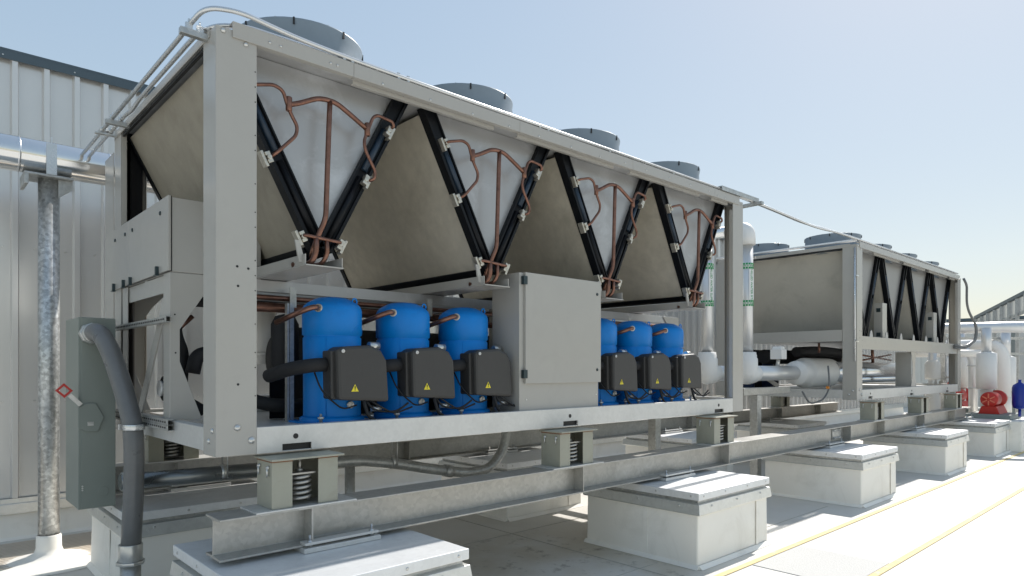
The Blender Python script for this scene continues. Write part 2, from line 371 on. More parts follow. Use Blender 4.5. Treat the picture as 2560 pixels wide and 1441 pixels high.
# ------------------------------------------------------------ spring isolators
def make_iso():
    t = empty('spring_isolator'); W, D, H = 0.42, 0.22, 0.31     # origin at near-left bottom
    MB().box(-0.10, W+0.12, -0.025, D+0.01, 0.0, 0.010).build('foot_plate', 'base', t, 0.002)
    MB().box(-0.012, W+0.03, -0.03, D+0.02, H-0.016, H-0.004).build('top_plate', 'iso', t, 0.002)
    for a, b_ in ((0.0, 0.125), (W-0.13, W)):
        m = MB()
        z0, z1 = 0.011, H-0.026
        m.box(a, b_, 0, 0.008, z0, z1); m.box(a, b_, D-0.008, D, z0, z1)
        if a == 0: m.box(a, a+0.008, 0.0085, D-0.0085, z0, z1)
        else: m.box(b_-0.008, b_, 0.0085, D-0.0085, z0, z1)
        col = m.build('housing_column', 'iso', t, 0.0015)
        m = MB().box(a-0.002, b_+0.002, -0.002, D+0.002, H-0.0255, H-0.0165); m.build('rubber_pad', 'rust', col)
        if a == 0:
            m = MB()
            for y in (0.04, 0.17):
                m.lathe([(0.011, 0), (0.011, -0.012), (0.006, -0.012), (0.006, -0.02)], (0.0, y, z1-0.03), 8, 'x'); m.tube([(-0.012, y, z1-0.03), (-0.012, y, z1-0.085)], 0.006, 8)
            m.build('restraint_bolt', 'steel', col)
    MB().box(0.1255, W-0.1305, D-0.008, D, 0.011, H-0.03).build('back_plate', 'iso', t)
    pts = []
    n = 5; cx, cy, r = W/2+0.0, D/2-0.02, 0.062
    for i in range(n*20+1):
        th = 2*math.pi*i/20; pts.append((cx+r*math.cos(th), cy+r*math.sin(th), 0.03+0.155*i/(n*20)))
    MB().tube(pts, 0.010, 8, smooth=False).build('coil_spring', 'spring', t)
    MB().box(cx-0.08, cx+0.08, cy-0.06, cy+0.06, 0.195, 0.205).lathe([(0.012, 0.2), (0.012, 0.295)], (cx, cy, 0), 10).lathe([(0.024, 0.205), (0.024, 0.225)], (cx, cy, 0), 6).build('adjusting_bolt', 'spring', t)
    return t
iso = make_iso()
IZ = BT
isol = [(0.255, -0.175, 'spring isolator nearest the camera, below the left end of the near chiller'),
        (2.70, -0.175, 'spring isolator under the near chiller, below its control cabinet'),
        (5.13, -0.175, 'spring isolator under the right end of the near chiller'),
        (9.93, -0.165, 'spring isolator beside the near corner post of the far chiller'),
        (12.25, -0.165, 'middle spring isolator under the near side of the far chiller'),
        (14.5, -0.165, 'last spring isolator under the far chiller, in front of a red pump'),
        (0.255, 2.47, 'spring isolator on the rear beam behind the flexible conduit, under the near chiller'),
        (9.93, 2.47, 'spring isolator on the rear beam, seen under the end of the far chiller'),
        (12.3, 2.47, 'spring isolator on the rear beam under the middle of the far chiller')]
for k, (x, y, lab) in enumerate(isol):
    c = iso if k == 0 else copy_tree(iso)
    c.location = (x, y, IZ); tag(c, lab, 'spring isolator', 'spring isolators under the chillers')

# ------------------------------------------------------------ chiller
def vmodule(root, cx, full=True, zb=1.33, zt=2.45, hw=0.66, cm='coil'):
    """one V of condenser coils; first front face at y=.17"""
    ba = 0.075
    for s in (-1, 1):
        # slanted coil slab, outer face towards the gaps between the Vs
        tx, bx = cx+s*hw, cx+s*ba
        dx, dz = (tx-bx), (zt-zb); L = math.hypot(dx, dz); nx, nz = -dz/L*s, dx/L*s   # inward normal
        th = 0.05
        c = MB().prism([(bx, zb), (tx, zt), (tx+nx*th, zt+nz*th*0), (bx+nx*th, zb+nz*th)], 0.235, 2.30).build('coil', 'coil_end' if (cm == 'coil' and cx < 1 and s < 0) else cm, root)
        # black frame round the slab edge
        b = MB()
        w = 0.098
        U = 1.03
        def q(u, v):  # u along slab 0..1, v inward
            return (bx+dx*u+nx*v, zb+dz*u+nz*v)
        b.prism([q(-0.03, -0.012), q(U, -0.012), q(U, w), q(-0.03, w)], 0.17, 0.232)
        b.prism([q(-0.03, -0.012), q(U, -0.012), q(U, 0.01), q(-0.03, 0.01)], 0.150, 0.1695)
        b.prism([q(-0.03, w-0.012), q(U, w-0.012), q(U, w), q(-0.03, w)], 0.155, 0.1695)
        h = b.build('header_frame', 'black', root)
        p0, p1 = q(0.02, w/2), q(0.44, w/2); p2, p3 = q(0.49, w/2), q(0.78, w/2)
        MB().tube([(p0[0], 0.168, p0[1]), (p1[0], 0.168, p1[1])], 0.024, 14).build('header_tube', 'black', h)
        MB().tube([(p2[0], 0.168, p2[1]), (p3[0], 0.168, p3[1])], 0.024, 14).build('header_tube', 'tube', h)  # upper length in the painted sky-reflection blue
        MB().prism([q(-0.03, -0.012), q(U, -0.012), q(U, w), q(-0.03, w)], 2.303, 2.36).build('header_frame', 'black', root)
        # lower sill strip along the slab foot
        MB().prism([q(-0.035, -0.02), q(0.0, -0.02), q(0.0, 0.05), q(-0.035, 0.05)], 0.24, 2.295).build('foot_gasket', 'black', root)
    pt, pb = hw-0.105, 0.012; zq = zt; zt = 2.483; pt += 0.02
    MB().prism([(cx-pb, zb+0.03), (cx+pb, zb+0.03), (cx+pt, zt), (cx-pt, zt)], 0.205, 0.212).build('end_panel', 'panel' if full else 'panel2', root)
    MB().prism([(cx-pb, zb+0.03), (cx+pb, zb+0.03), (cx+pt, zt), (cx-pt, zt)], 2.345, 2.352).build('end_panel', 'panel', root)
    b = MB()
    for u in (0.25, 0.5, 0.75, 0.95):
        for sg in (-1, 1): b.lathe([(.006, 0), (.005, -.004)], (cx+sg*(pb+(pt-pb)*u-0.02), 0.205, zb+0.03+(zt-zb-0.03)*u), 8, 'y')
    b.build('panel_screw', 'steel', root, 0, True)
    if not full: return
    # drain pan running across under the apex
    x0, x1 = cx-0.165, cx+0.10
    b = MB().box(x0, x1, 0.045, 2.33, 1.176, 1.184).box(x0, x0+0.006, 0.06, 2.33, 1.185, 1.25).box(x1-0.006, x1, 0.06, 2.33, 1.185, 1.25)
    b.box(x0+0.0065, x1-0.0065, 2.32, 2.326, 1.185, 1.25)
    b.prism([(x0-0.02, 1.20), (x0+0.02, 1.20), (x0-0.02, 1.34), (x0-0.05, 1.34)], 0.10, 0.115)
    b.build('drain_pan', 'paint', root)
    # copper pipe work
    def T(l, y=0.085): return [(cx+p[0], p[2] if len(p) > 2 else y, p[1]) for p in l]
    c = MB(); r = 0.0115
    c.tube(T([(-0.50, 2.235, .15), (-0.50, 2.245), (-0.36, 2.285), (-0.30, 2.265), (-0.265, 2.16), (-0.205, 2.06), (-0.215, 2.0), (-0.345, 1.86), (-0.375, 1.83, .15)]), r, 10)
    c.tube(T([(-0.262, 2.185), (-0.19, 2.215), (-0.06, 2.285), (0.06, 2.29), (0.18, 2.23), (0.30, 2.165)]), 0.0165, 12)
    c.tube(T([(0.02, 2.285), (0.012, 2.1), (-0.01, 1.50), (-0.05, 1.40, .10), (-0.075, 1.30, .13), (-0.075, 1.245, .16)]), 0.0175, 12)
    c.tube(T([(0.50, 2.215, .15), (0.515, 2.24), (0.50, 2.27), (0.38, 2.285), (0.345, 2.26), (0.305, 2.165), (0.275, 2.08), (0.285, 2.02), (0.365, 1.885), (0.355, 1.83), (0.31, 1.82, .15)]), r, 10)
    for jx, jz in ((-0.262, 2.19), (0.30, 2.165)): c.lathe([(0.017, -0.045), (0.020, -0.04), (0.020, 0.04), (0.017, 0.045)], (cx+jx, 0.085, jz), 12)
    # lower cross and swept elbows into the pan
    c.tube(T([(-0.17, 1.375, .14), (-0.15, 1.375), (0.06, 1.36), (0.105, 1.36, .09), (0.10, 1.355, .14)]), 0.012, 10)
    c.tube(T([(-0.075, 1.365, .09), (-0.075, 1.27, .09), (-0.10, 1.20, .11), (-0.16, 1.20, .25)]), 0.019, 12)
    c.tube(T([(0.0, 1.365, .09), (0.005, 1.27, .09), (-0.02, 1.205, .12), (-0.07, 1.20, .30)]), 0.015, 12)
    c.build('copper_manifold', 'copper', root)
    # cast clamps on the headers
    def clampy(x, z, ang):
        m = Matrix.Translation((cx+x, 0.13, z)) @ Matrix.Rotation(ang, 4, 'Y')
        b = MB().box(-0.028, -0.008, -0.02, 0.035, -0.05, 0.05, m).box(-0.0075, 0.028, -0.03, 0.02, -0.035, -0.012, m).box(-0.0075, 0.028, -0.03, 0.02, 0.012, 0.035, m)
        b.lathe([(0.016, -0.035), (0.016, 0.0)], (0.012, 0.0, 0), 10, 'y', mtx=m)
        b.build('pipe_clamp', 'clamp', root, 0.003)
    an = math.atan2(0.585, zt-zb)
    clampy(-0.505, 2.235, -an); clampy(-0.39, 1.83, -an); clampy(-0.165, 1.365, -an)
    clampy(0.50, 2.205, an+math.pi); clampy(0.315, 1.82, an+math.pi); clampy(0.12, 1.345, an+math.pi)

def shroud(root, x, y, z):
    n = 48
    f = MB().lathe([(0.455, 0.0), (0.442, 0.03), (0.436, 0.27), (0.448, 0.325), (0.448, 0.332), (0.430, 0.332), (0.420, 0.26), (0.420, 0.0)], (x, y, z), n, cap=False).build('fan_shroud', 'fanblue', root)
    b = MB().lathe([(0.09, 0.10), (0.09, 0.20), (0.05, 0.22)], (x, y, z), 20)
    for k in range(7):
        t = 2*math.pi*k/7
        m = Matrix.Translation((x, y, z+0.15)) @ Matrix.Rotation(t, 4, 'Z') @ Matrix.Rotation(R(28), 4, 'X')
        b.box(0.085, 0.40, -0.07, 0.07, -0.003, 0.003, m)
    b.build('fan_blades', 'black', f)
    b = MB()
    for rr in (0.12, 0.22, 0.32, 0.42):
        b.tube([(x+rr*math.cos(2*math.pi*k/28), y+rr*math.sin(2*math.pi*k/28), z+0.338) for k in range(29)], 0.003, 6, smooth=False, cap=False)
    for k in range(4):
        t = math.pi*k/4; b.tube([(x-.44*math.cos(t), y-.44*math.sin(t), z+.338), (x+.44*math.cos(t), y+.44*math.sin(t), z+.338)], 0.003, 6)
    b.build('fan_guard', 'galv', f)
    b = MB()
    for k in range(8):
        t = 2*math.pi*(k+0.35)/8
        m = Matrix.Translation((x, y, z)) @ Matrix.Rotation(t, 4, 'Z')
        b.box(0.44, 0.452, -0.006, 0.006, 0.29, 0.335, m)
    b.build('guard_clip', 'ink', f, split=True)

def frame(root, L, D=2.49, H=2.5):
    def post(px, py, sx, sy):
        b = MB(); t = 0.006; a, c = 0.236, 0.221
        def bx(x0, x1, y0, y1, z0=0.0, z1=H-0.002):
            X = sorted((px+sx*x0, px+sx*x1)); Y = sorted((py+sy*y0, py+sy*y1)); b.box(X[0], X[1], Y[0], Y[1], z0, z1)
        bx(0, a, 0, t); bx(0, t, t+0.0005, c); bx(a-t, a, t+0.0005, 0.05, 0.165, H-0.12); bx(t+0.0005, 0.045, c-t, c)
        bx(t+0.001, 0.10, t+0.001, 0.10, 0.17, H-0.1)
        o = b.build('corner_post', 'paint', root, 0.003)
        if sx == 1 and sy == 1 :
            b = MB()
            for x, z, r in ((0.122, 0.165, .014), (0.205, 0.085, .015), (0.04, 2.475, .010), (0.17, 2.435, .010)): b.lathe([(r*1.5, 0), (r*1.4, -.004), (r*.8, -.012), (0.001, -.014)], (px+x, py, z), 12, 'y')
            for y, z in ((0.06, .15), (0.12, .085)): b.lathe([(.018, 0), (.016, -.004), (.010, -.010), (0.001, -.012)], (px, py+y, z), 12, 'x')
            b.build('post_bolt', 'steel', o, split=True)
            b = MB()
            for x, z in ((0.12, 1.115), (0.185, 1.108), (0.125, 1.0), (0.125, .42)): b.lathe([(.0075, 0.001), (.0075, -.0015)], (px+x, py, z), 10, 'y')
            z = 0.35
            while z < 2.35:
                b.lathe([(.004, 0.001), (.004, -.0015)], (px+0.226, py, z), 8, 'y'); z += random.choice((.09, .17, .2))
            b.build('bolt_hole', 'ink', o, split=True)
    for sx, px in ((1, 0), (-1, L)):
        for sy, py in ((1, 0), (-1, D)): post(px, py, sx, sy)

def base_frame(root, L, slots, D=2.49):
    b = MB(); a, e = 0.2365, L-0.2365
    for y0, y1, fl in ((0.0005, 0.006, 1), (D-0.006, D-0.0005, -1)):
        pl = [(a, 0)]
        for q in slots: pl += [(q, 0), (q, 0.047), (q+0.19, 0.047), (q+0.19, 0)]
        pl += [(e, 0), (e, 0.16), (a, 0.16)]
        b.prism(pl, y0, y1)
        ya, yb = (0.0065, 0.075) if fl == 1 else (D-0.075, D-0.0065)
        b.box(a, e, ya, yb, 0.153, 0.16); b.box(a, e, ya, yb, 0.0, 0.006)
    b.box(0.001, 0.006, 0.222, D-0.222, 0.02, 0.16); b.box(L-0.006, L-0.001, 0.222, D-0.222, 0.02, 0.16)
    b.box(0.0065, 0.08, 0.222, D-0.222, 0.154, 0.16); b.box(L-0.08, L-0.0065, 0.222, D-0.222, 0.154, 0.16)
    o = b.build('base_frame', 'base', root, 0.002)
    MB().box(0.25, L-0.25, 0.08, D-0.08, 0.118, 0.130).build('floor_plate', 'base', root)
    b = MB()
    for s in slots: b.lathe([(0.017, 0.001), (0.017, -0.0015)], (s+0.085, 0.0, 0.092), 16, 'y')
    b.build('rigging_hole', 'ink', o, split=True)
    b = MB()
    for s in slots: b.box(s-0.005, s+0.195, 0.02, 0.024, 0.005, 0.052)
    b.build('slot_shade', 'ink', o, split=True)  # black sheets stand in for the shade inside the slots

def top_frame(root, L, seams, D=2.49):
    b = MB(); xs = [0.09]+seams+[L-0.1]
    for x0, x1 in zip(xs, xs[1:]):
        o = MB().box(x0+0.001, x1-0.001, -0.012, -0.001, 2.452, 2.545).box(x0+0.001, x1-0.001, -0.0005, 0.05, 2.537, 2.545).box(x0+.001, x1-.001, -0.0005, 0.035, 2.452, 2.458)
        f = o.build('fascia', 'paint', root, 0.002)
        b2 = MB()
        for x in (x0+0.22, x0+0.62, x1-0.5, x1-0.12): b2.lathe([(.009, 0), (.008, -.004), (0.001, -.006)], (x, -0.012, 2.49 if int(x*10) % 2 else 2.468), 8, 'y')
        b2.build('screw', 'steel', f, split=True)
        if x0 < 0.5: continue
        o = MB().box(x0+0.02, min(x1-0.18, x0+1.28), 0.042, 0.075, 2.428, 2.436).box(x0+0.02, min(x1-0.18, x0+1.28), 0.042, 0.046, 2.4365, 2.475)
        o.build('soffit_angle', 'paint', root, 0.001)
    MB().box(0.0, L, D-0.03, D+0.008, 2.452, 2.545).build('fascia', 'paint', root)
    MB().box(-0.006, -0.0005, 0.10, D-0.05, 2.458, 2.515).build('end_rail', 'paint', root, 0.002); MB().box(L+0.0005, L+0.006, 0.1, D-0.05, 2.458, 2.515).build('end_rail', 'paint', root, 0.002)
    MB().box(0.01, 0.03, 0.225, D-0.225, 2.436, 2.456).build('end_gasket', 'ink', root)
    MB().box(0.007, L-0.007, 0.052, D-0.04, 2.486, 2.50).build('top_deck', 'panel', root)

def compressor(root, x, first=False):
    y, z = 0.40, 0.131
    body = MB().lathe([(0.205, 0.035), (0.200, 0.06), (0.200, 0.40), (0.203, 0.598), (0.195, 0.604), (0.195, 0.613), (0.207, 0.62), (0.208, 0.78), (0.205, 0.805), (0.196, 0.825), (0.175, 0.845), (0.135, 0.868), (0.105, 0.882), (0.05, 0.890), (0.001, 0.892)], (x, y, z), 40, cap=True)
    body.lathe([(0.222, 0.0), (0.225, 0.006), (0.225, 0.035), (0.21, 0.045)], (x, y, z), 32)
    body.box(x-0.235, x+0.235, y-0.235, y+0.235, z-0.0, z+0.012)
    # lifting eye
    body.tube([(x+0.10+0.018*math.cos(t), y-0.14, z+0.855+0.024*math.sin(t)) for t in [k*math.pi/6 for k in range(-1, 8)]], 0.0055, 8, smooth=False)
    comp = body.build('compressor', 'blue', root)
    w_ = MB(); R0 = 0.2065
    w_.tube([(x+R0*math.cos(a_), y+R0*math.sin(a_), z+0.635+0.055*math.sin((a_+1.35)/0.9*math.pi)) for a_ in [-1.35+0.9*k/12 for k in range(13)]], 0.003, 6, smooth=False)
    w_.build('weld_bead', 'blue', comp)
    w_ = MB(); w_.tube([(x+0.201*math.cos(-2.25), y+0.201*math.sin(-2.25), z+q_) for q_ in (0.05, 0.30, 0.59)], 0.003, 6, smooth=False); w_.build('weld_bead', 'blue', comp)
    # terminal box: deep back part and bulged cover
    b = MB()
    x0, x1 = x-0.115, x+0.26
    b.prism([(x0, z+0.17), (x0+0.395, z+0.145), (x0+0.375, z+0.44), (x0+0.33, z+0.51), (x0+0.24, z+0.545), (x0+0.03, z+0.53), (x0-0.01, z+0.51)], 0.085, 0.26)
    m = b.build('terminal_box', 'plastic', comp, 0.022)
    b = MB().prism([(x0-0.025, z+0.175), (x0+0.05, z+0.17), (x0+0.05, z+0.50), (x0-0.03, z+0.505)], 0.14, 0.27); b.build('terminal_box_base', 'plastic', comp, 0.01)
    MB().lathe([(.013, 0), (.013, -.006), (.006, -.006), (.006, -.002)], (x0+0.03, 0.084, z+0.50), 12, 'y').build('screw', 'steel', comp, split=True)
    tx, tz = x0+0.12, z+0.225
    lab = MB().prism([(tx-0.028, tz), (tx+0.028, tz), (tx, tz+0.05)], 0.0828, 0.0845).build('warning_label', 'yellow', comp)
    MB().prism([(tx-0.0035, tz+0.018), (tx+0.0035, tz+0.018), (tx+0.0045, tz+0.036), (tx-0.0045, tz+0.036)], 0.0815, 0.0827).box(tx-0.0035, tx+0.0035, 0.0815, 0.0827, tz+0.008, tz+0.014).build('exclamation_mark', 'ink', comp)
    MB().tube([(x-0.155, y-0.115, z+0.795), (x-0.22, y-0.165, z+0.80), (x-0.30, y-0.10, z+0.76), (x-0.36, y+0.12, z+0.70)], 0.019, 12).build('discharge_pipe', 'copper', comp)
    MB().tube([(x-0.125, y-0.09, z+0.80), (x-0.175, y-0.13, z+0.797)], 0.028, 12).build('pipe_union', 'clamp', comp)
    MB().tube([(x-0.12, 0.225, z+0.41), (x-0.24, 0.20, z+0.405), (x-0.36, 0.30, z+0.38), (x-0.40, 0.55, z+0.33)], 0.047, 16).build('suction_pipe', 'blackfoam', comp)
    MB().lathe([(.026, 0), (.026, -.02), (.017, -.02), (.017, -.008)], (x+0.03, 0.205, z+0.13), 16, 'y').build('sight_glass', 'steel', comp)
    b = MB()
    for dx in (-0.19, 0.19): b.lathe([(.012, 0), (.012, .03), (.022, .03), (.022, .045), (.009, .045), (.009, .065)], (x+dx-0.01, 0.175, z+0.012), 10)
    b.build('mounting_bolt', 'steel', comp, split=True)
    b = MB()
    b.tube([(x+0.10, 0.12, z+0.17), (x+0.15, 0.10, z+0.10), (x+0.22, 0.11, z+0.08), (x+0.36, 0.12, z+0.07), (x+0.46, 0.12, z+0.13)], 0.008, 8)
    b.tube([(x+0.13, 0.12, z+0.17), (x+0.20, 0.10, z+0.12), (x+0.33, 0.11, z+0.055), (x+0.50, 0.13, z+0.10)], 0.007, 8)
    b.tube([(x+0.08, 0.11, z+0.18), (x+0.11, 0.09, z+0.05), (x+0.18, 0.10, z+0.015)], 0.012, 8)
    b.tube([(x-0.20, 0.28, z+0.37), (x-0.19, 0.18, z+0.22), (x-0.05, 0.15, z+0.10), (x+0.05, 0.14, z+0.13)], 0.006, 8)
    b.build('cable', 'blackfoam', comp)
    MB().tube([(x+0.16, 0.13, z+0.10), (x+0.235, 0.13, z+0.095)], 0.018, 12).tube([(x+0.22, 0.27, z+0.545), (x+0.30, 0.27, z+0.545)], 0.030, 14).build('oil_fitting', 'steel', comp, 0, True)
    MB().box(x-0.02, x+0.10, 0.14, 0.20, z+0.527, z+0.536).build('box_bracket', 'steel', comp)

# --- near chiller
L1 = 6.08
ch = empty('chiller')
tag(ch, 'large open framed grey chiller nearest the camera with blue compressors and copper pipes', 'chiller')
frame(ch, L1)
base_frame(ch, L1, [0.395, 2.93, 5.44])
top_frame(ch, L1, [0.879, 2.395, 3.909, 5.42])
for k in range(4): vmodule(ch, 0.735+1.5*k)
for k in range(4):
    for y in (0.62, 1.87): shroud(ch, 0.79+1.5*k, y, 2.50)
for k in range(3): compressor(ch, 0.935+0.597*k)
for k in range(3): compressor(ch, 3.85+0.597*k)
# control cabinet between the compressors
cb = MB().box(2.45, 3.465, 0.055, 0.40, 0.131, 1.315).build('control_cabinet', 'paint', ch, 0.004)
door = MB().box(2.50, 3.475, 0.030, 0.0545, 0.385, 1.318).build('cabinet_door', 'paint', cb, 0.003)
MB().box(2.47, 2.515, 0.02, 0.054, 1.215, 1.285).box(2.47, 2.515, 0.02, 0.054, 0.43, 0.50).build('hinge', 'boltdark', cb, 0.003)
MB().lathe([(.014, 0), (.012, -.006), (.004, -.008)], (3.42, .03, 1.20), 14, 'y').lathe([(.014, 0), (.012, -.006), (.004, -.008)], (3.42, .03, 0.50), 14, 'y').build('door_lock', 'boltdark', cb, split=True)
MB().lathe([(.007, 0), (.007, -.004)], (2.53, .055, .25), 10, 'y').lathe([(.007, 0), (.007, -.004)], (3.43, .055, .27), 10, 'y').build('screw', 'steel', cb, split=True)
# end gusset legs carrying the electrical box
LEG = [(0.0, 0.165), (0.205, 0.165), (0.062, 0.56), (0.062, 0.78), (0.215, 1.02), (0.34, 1.165), (0.0, 1.165)]
def leg(y, sgn, x0=0.0, m=1):
    b = MB().prism([(x0+m*p[0], p[1]) for p in LEG], y, y+sgn*0.006)
    X = sorted((x0, x0+m*0.006)); Y = sorted((y+sgn*0.0065, y+sgn*0.155)); b.box(X[0], X[1], Y[0], Y[1], 0.165, 1.165)
    o = b.build('gusset_leg', 'paint', ch, 0.002)
    b = MB()
    for x, z in ((0.03, 0.88), (0.035, 0.62)): b.lathe([(.006, 0.001), (.006, -.0012)], (x0+m*x, y, z), 8, 'y')
    b.build('bolt_hole', 'ink', o, split=True)
leg(0.895, 1); leg(2.2, -1); leg(0.895, 1, L1, -1); leg(2.2, -1, L1, -1)
for x0 in (2.97,): leg(0.895, 1, x0)
# longitudinal rails under the coils and end cross rail
MB().box(0.02, L1-0.02, 0.91, 0.97, 1.085, 1.172).build('coil_rail', 'panel', ch, 0.002)
MB().box(0.02, L1-0.02, 1.55, 1.61, 1.085, 1.172).build('coil_rail', 'panel', ch, 0.002)
MB().box(0.012, 0.022, 1.06, 2.26, 1.04, 1.16).build('cross_rail', 'paint', ch)
MB().bar((0.02, 1.08, 0.98), (0.02, 1.75, 0.17), 0.012, 0.10, (0, 1, 0)).build('end_brace', 'paint', ch, 0.002)
MB().box(0.04, 0.05, 2.05, 2.30, 0.165, 1.08).build('rear_side_panel', mat('dark_brown_panel', (0.09, 0.075, 0.065), 0.6), ch)  # plain dark brown sheet
MB().box(0.03, 0.19, 2.39, 2.40, 1.70, 2.435).build('rear_baffle', 'black', ch)
MB().box(-0.002, 0.004, 2.52, 2.84, 0.30, 2.36).build('rear_cover', 'paint', ch)
# electrical box on the end
eb = MB().box(0.012, 0.62, 0.896, 2.35, 1.170, 1.675).build('electrical_box', 'paint', ch, 0.004)
for y0, y1 in ((0.885, 1.965), (1.968, 2.47)):
    d = MB().box(-0.014, 0.004, y0, y1, 1.176, 1.683).build('box_door', 'paint', eb, 0.003)
b = MB()
for y in (1.07, 1.83, 2.06, 2.40):
    b.lathe([(.016, 0), (.014, -.006), (.008, -.008)], (-0.014, y, 1.59), 12, 'x')
b.build('door_latch', 'boltdark', eb, split=True)
b = MB()
for y in (1.12, 1.86, 2.08, 2.41): b.box(-0.035, -0.0145, y-0.012, y+0.012, 1.168, 1.225); b.box(-0.04, -0.015, y-0.03, y+0.03, 1.160, 1.1675)
b.build('wing_clip', 'boltdark', eb)
MB().box(0.004, 0.0115, 0.892, 2.46, 1.174, 1.682).build('door_gasket', 'ink', eb)
# slotted struts at the end
b = MB()
def strut(p, q):
    b = MB(); p, q = Vector(p), Vector(q)
    b.box(p.x-0.020, p.x-0.016, p.y, q.y, p.z-0.02, p.z+0.02).box(p.x-0.0155, p.x+0.02, p.y, q.y, p.z+0.016, p.z+0.02).box(p.x-0.0155, p.x+0.02, p.y, q.y, p.z-0.02, p.z-0.016)
    o = b.build('slotted_strut', 'galv', ch)
    b = MB(); y = p.y+0.04
    while y < q.y-0.05: b.box(p.x-0.0212, p.x-0.0195, y, y+0.03, p.z-0.006, p.z+0.006); y += 0.05
    b.build('strut_slot', 'ink', o, split=True)
strut((-0.022, 0.84, 0.845), (-0.022, 2.3, 0.845)); strut((-0.022, 0.80, 0.118), (-0.022, 2.3, 0.118)); strut((-0.022, 0.80, 0.155), (-0.022, 2.3, 0.155))
# evaporator barrel and dark pipe work behind the compressors
MB().lathe([(0.001, 0.55), (0.20, 0.58), (0.27, 0.66), (0.27, 4.9), (0.2, 5.0), (0.001, 5.02)], (0.42, 1.55, 0.60), 32, 'x', cap=False).build('evaporator', 'blackfoam', ch)
MB().lathe([(0.001, 0), (0.07, 0.02), (0.10, .07), (0.10, .37), (0.07, .43), (0.001, .45)], (0.76, 0.80, 0.47), 24, cap=False).build('suction_accumulator', 'blackfoam', ch)
b = MB()
b.tube([(0.10, 1.15, 1.0), (0.11, 1.15, 0.75), (0.16, 1.15, 0.62), (0.14, 1.15, 0.30), (0.30, 1.15, 0.2)], 0.04, 14)
b.tube([(0.19, 1.05, 0.48), (0.22, 1.05, 0.62), (0.42, 1.05, 0.62), (0.50, 0.95, 0.30), (0.66, 0.8, 0.24), (0.9, 0.8, 0.24)], 0.05, 16)
b.tube([(0.2, 1.7, 1.06), (5.6, 1.7, 1.06)], 0.05, 12)
b.build('refrigerant_line', 'blackfoam', ch, 0, True)
b = MB()
b.tube([(0.30, 0.88, 1.16), (0.28, 0.86, 1.04), (0.5, 0.84, 1.035), (5.5, 0.84, 1.035)], 0.020, 12)
b.tube([(0.3, 1.02, 0.98), (2.4, 1.02, 0.98)], 0.038, 12)
b.tube([(2.2, 0.9, 0.93), (5.5, 0.9, 0.93)], 0.028, 12)
b.tube([(0.25, 1.25, 0.90), (0.15, 1.25, 0.80), (-0.0+0.12, 1.25, 0.70)], 0.018, 10)
b.build('liquid_line', 'copper', ch, 0, True)
MB().lathe([(0.09, 0.55), (0.09, 1.05)], (1.11, 2.0, 0), 20).lathe([(0.10, .62), (.10, .66)], (1.11, 2.0, 0), 20).build('insulated_drop', 'pvc', ch, 0, True)
MB().box(0.98, 1.42, 1.9, 2.1, 0.131, 0.27).build('pale_trough', 'pvc', ch, 0.006)
MB().box(0.69, 0.705, 0.60, 0.64, 0.131, 0.98).box(0.71, 0.74, 0.60, 0.606, 0.131, 0.98).build('pipe_stand', 'galv', ch)
for x in (0.80, 2.05, 3.6, 4.9): MB().box(x, x+0.05, 0.80, 0.806, 0.97, 1.12).build('pipe_hanger', 'galv', ch)
MB().box(0.72, 5.6, 0.98, 0.99, 0.131, 0.50).build('wire_trough', 'black', ch)
b = MB().lathe([(0.075, 0), (0.095, 0.01), (0.095, 0.05), (0.07, 0.06)], (0.12, 1.55, 0.36), 24, 'x'); b.build('valve_flange', 'blackfoam', ch)
MB().lathe([(0.06, 0.0), (0.06, -0.02)], (0.12, 1.55, 0.36), 20, 'x').build('valve_face', 'pvc', ch)

# --- far chiller
X2, Y2 = 9.87, 0.08
L2 = 6.0
c2 = empty('chiller', (X2, Y2, 0))
tag(c2, 'far grey chiller with a closed tan end coil and white pipes below', 'chiller')
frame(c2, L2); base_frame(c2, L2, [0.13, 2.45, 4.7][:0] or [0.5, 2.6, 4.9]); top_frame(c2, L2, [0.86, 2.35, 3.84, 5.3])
for k in range(4): vmodule(c2, 0.83+1.45*k, False, zb=1.10, cm='coil2')
for k in range(4):
    for y in (0.62, 1.87): shroud(c2, 0.62+1.455*k, y, 2.43)
MB().box(0.24, L2-0.24, 0.012, 0.05, 0.82, 1.035).build('mid_rail', 'paint', c2, 0.002)
MB().box(0.008, 0.03, 0.23, 2.26, 0.95, 1.135).build('mid_rail', 'paint', c2, 0.002)
MB().box(0.1, L2-0.1, 0.06, 2.42, 1.0, 1.025).build('coil_floor', 'panel', c2)
for x in (0.62, 1.35, 2.1, 2.8, 3.55, 4.3, 5.05): MB().prism([(x, 1.036), (x+.14, 1.036), (x+.11, 1.12), (x+.07, 1.15), (x+.03, 1.12)], 0.02, 0.03).build('foot_bracket', 'panel', c2)
for x in (1.47, 4.42): 
    o = MB().box(x-0.02, x+0.2, 0.10, 0.24, 1.04, 1.66).build('junction_cabinet', 'paint', c2, 0.003)
    MB().box(x-0.022, x-0.0205, 0.13, 0.20, 1.5, 1.57).box(x-0.022, x-0.0205, 0.13, 0.20, 1.07, 1.14).build('hinge', 'boltdark', o, split=True)
b = MB().prism([(2.72, .165), (3.02, .165), (2.94, .45), (2.96, .62), (3.02, .819), (2.72, .819), (2.80, .62), (2.80, .40)], 0.02, 0.027).box(2.755, 2.761, 0.028, 0.3, .165, .815).build('gusset_leg', 'paint', c2, 0.002)
MB().bar((0.02, 2.2, 0.78), (0.02, 1.3, 0.2), 0.012, 0.07, (0, 1, 0)).build('end_brace', 'paint', c2, 0.002)
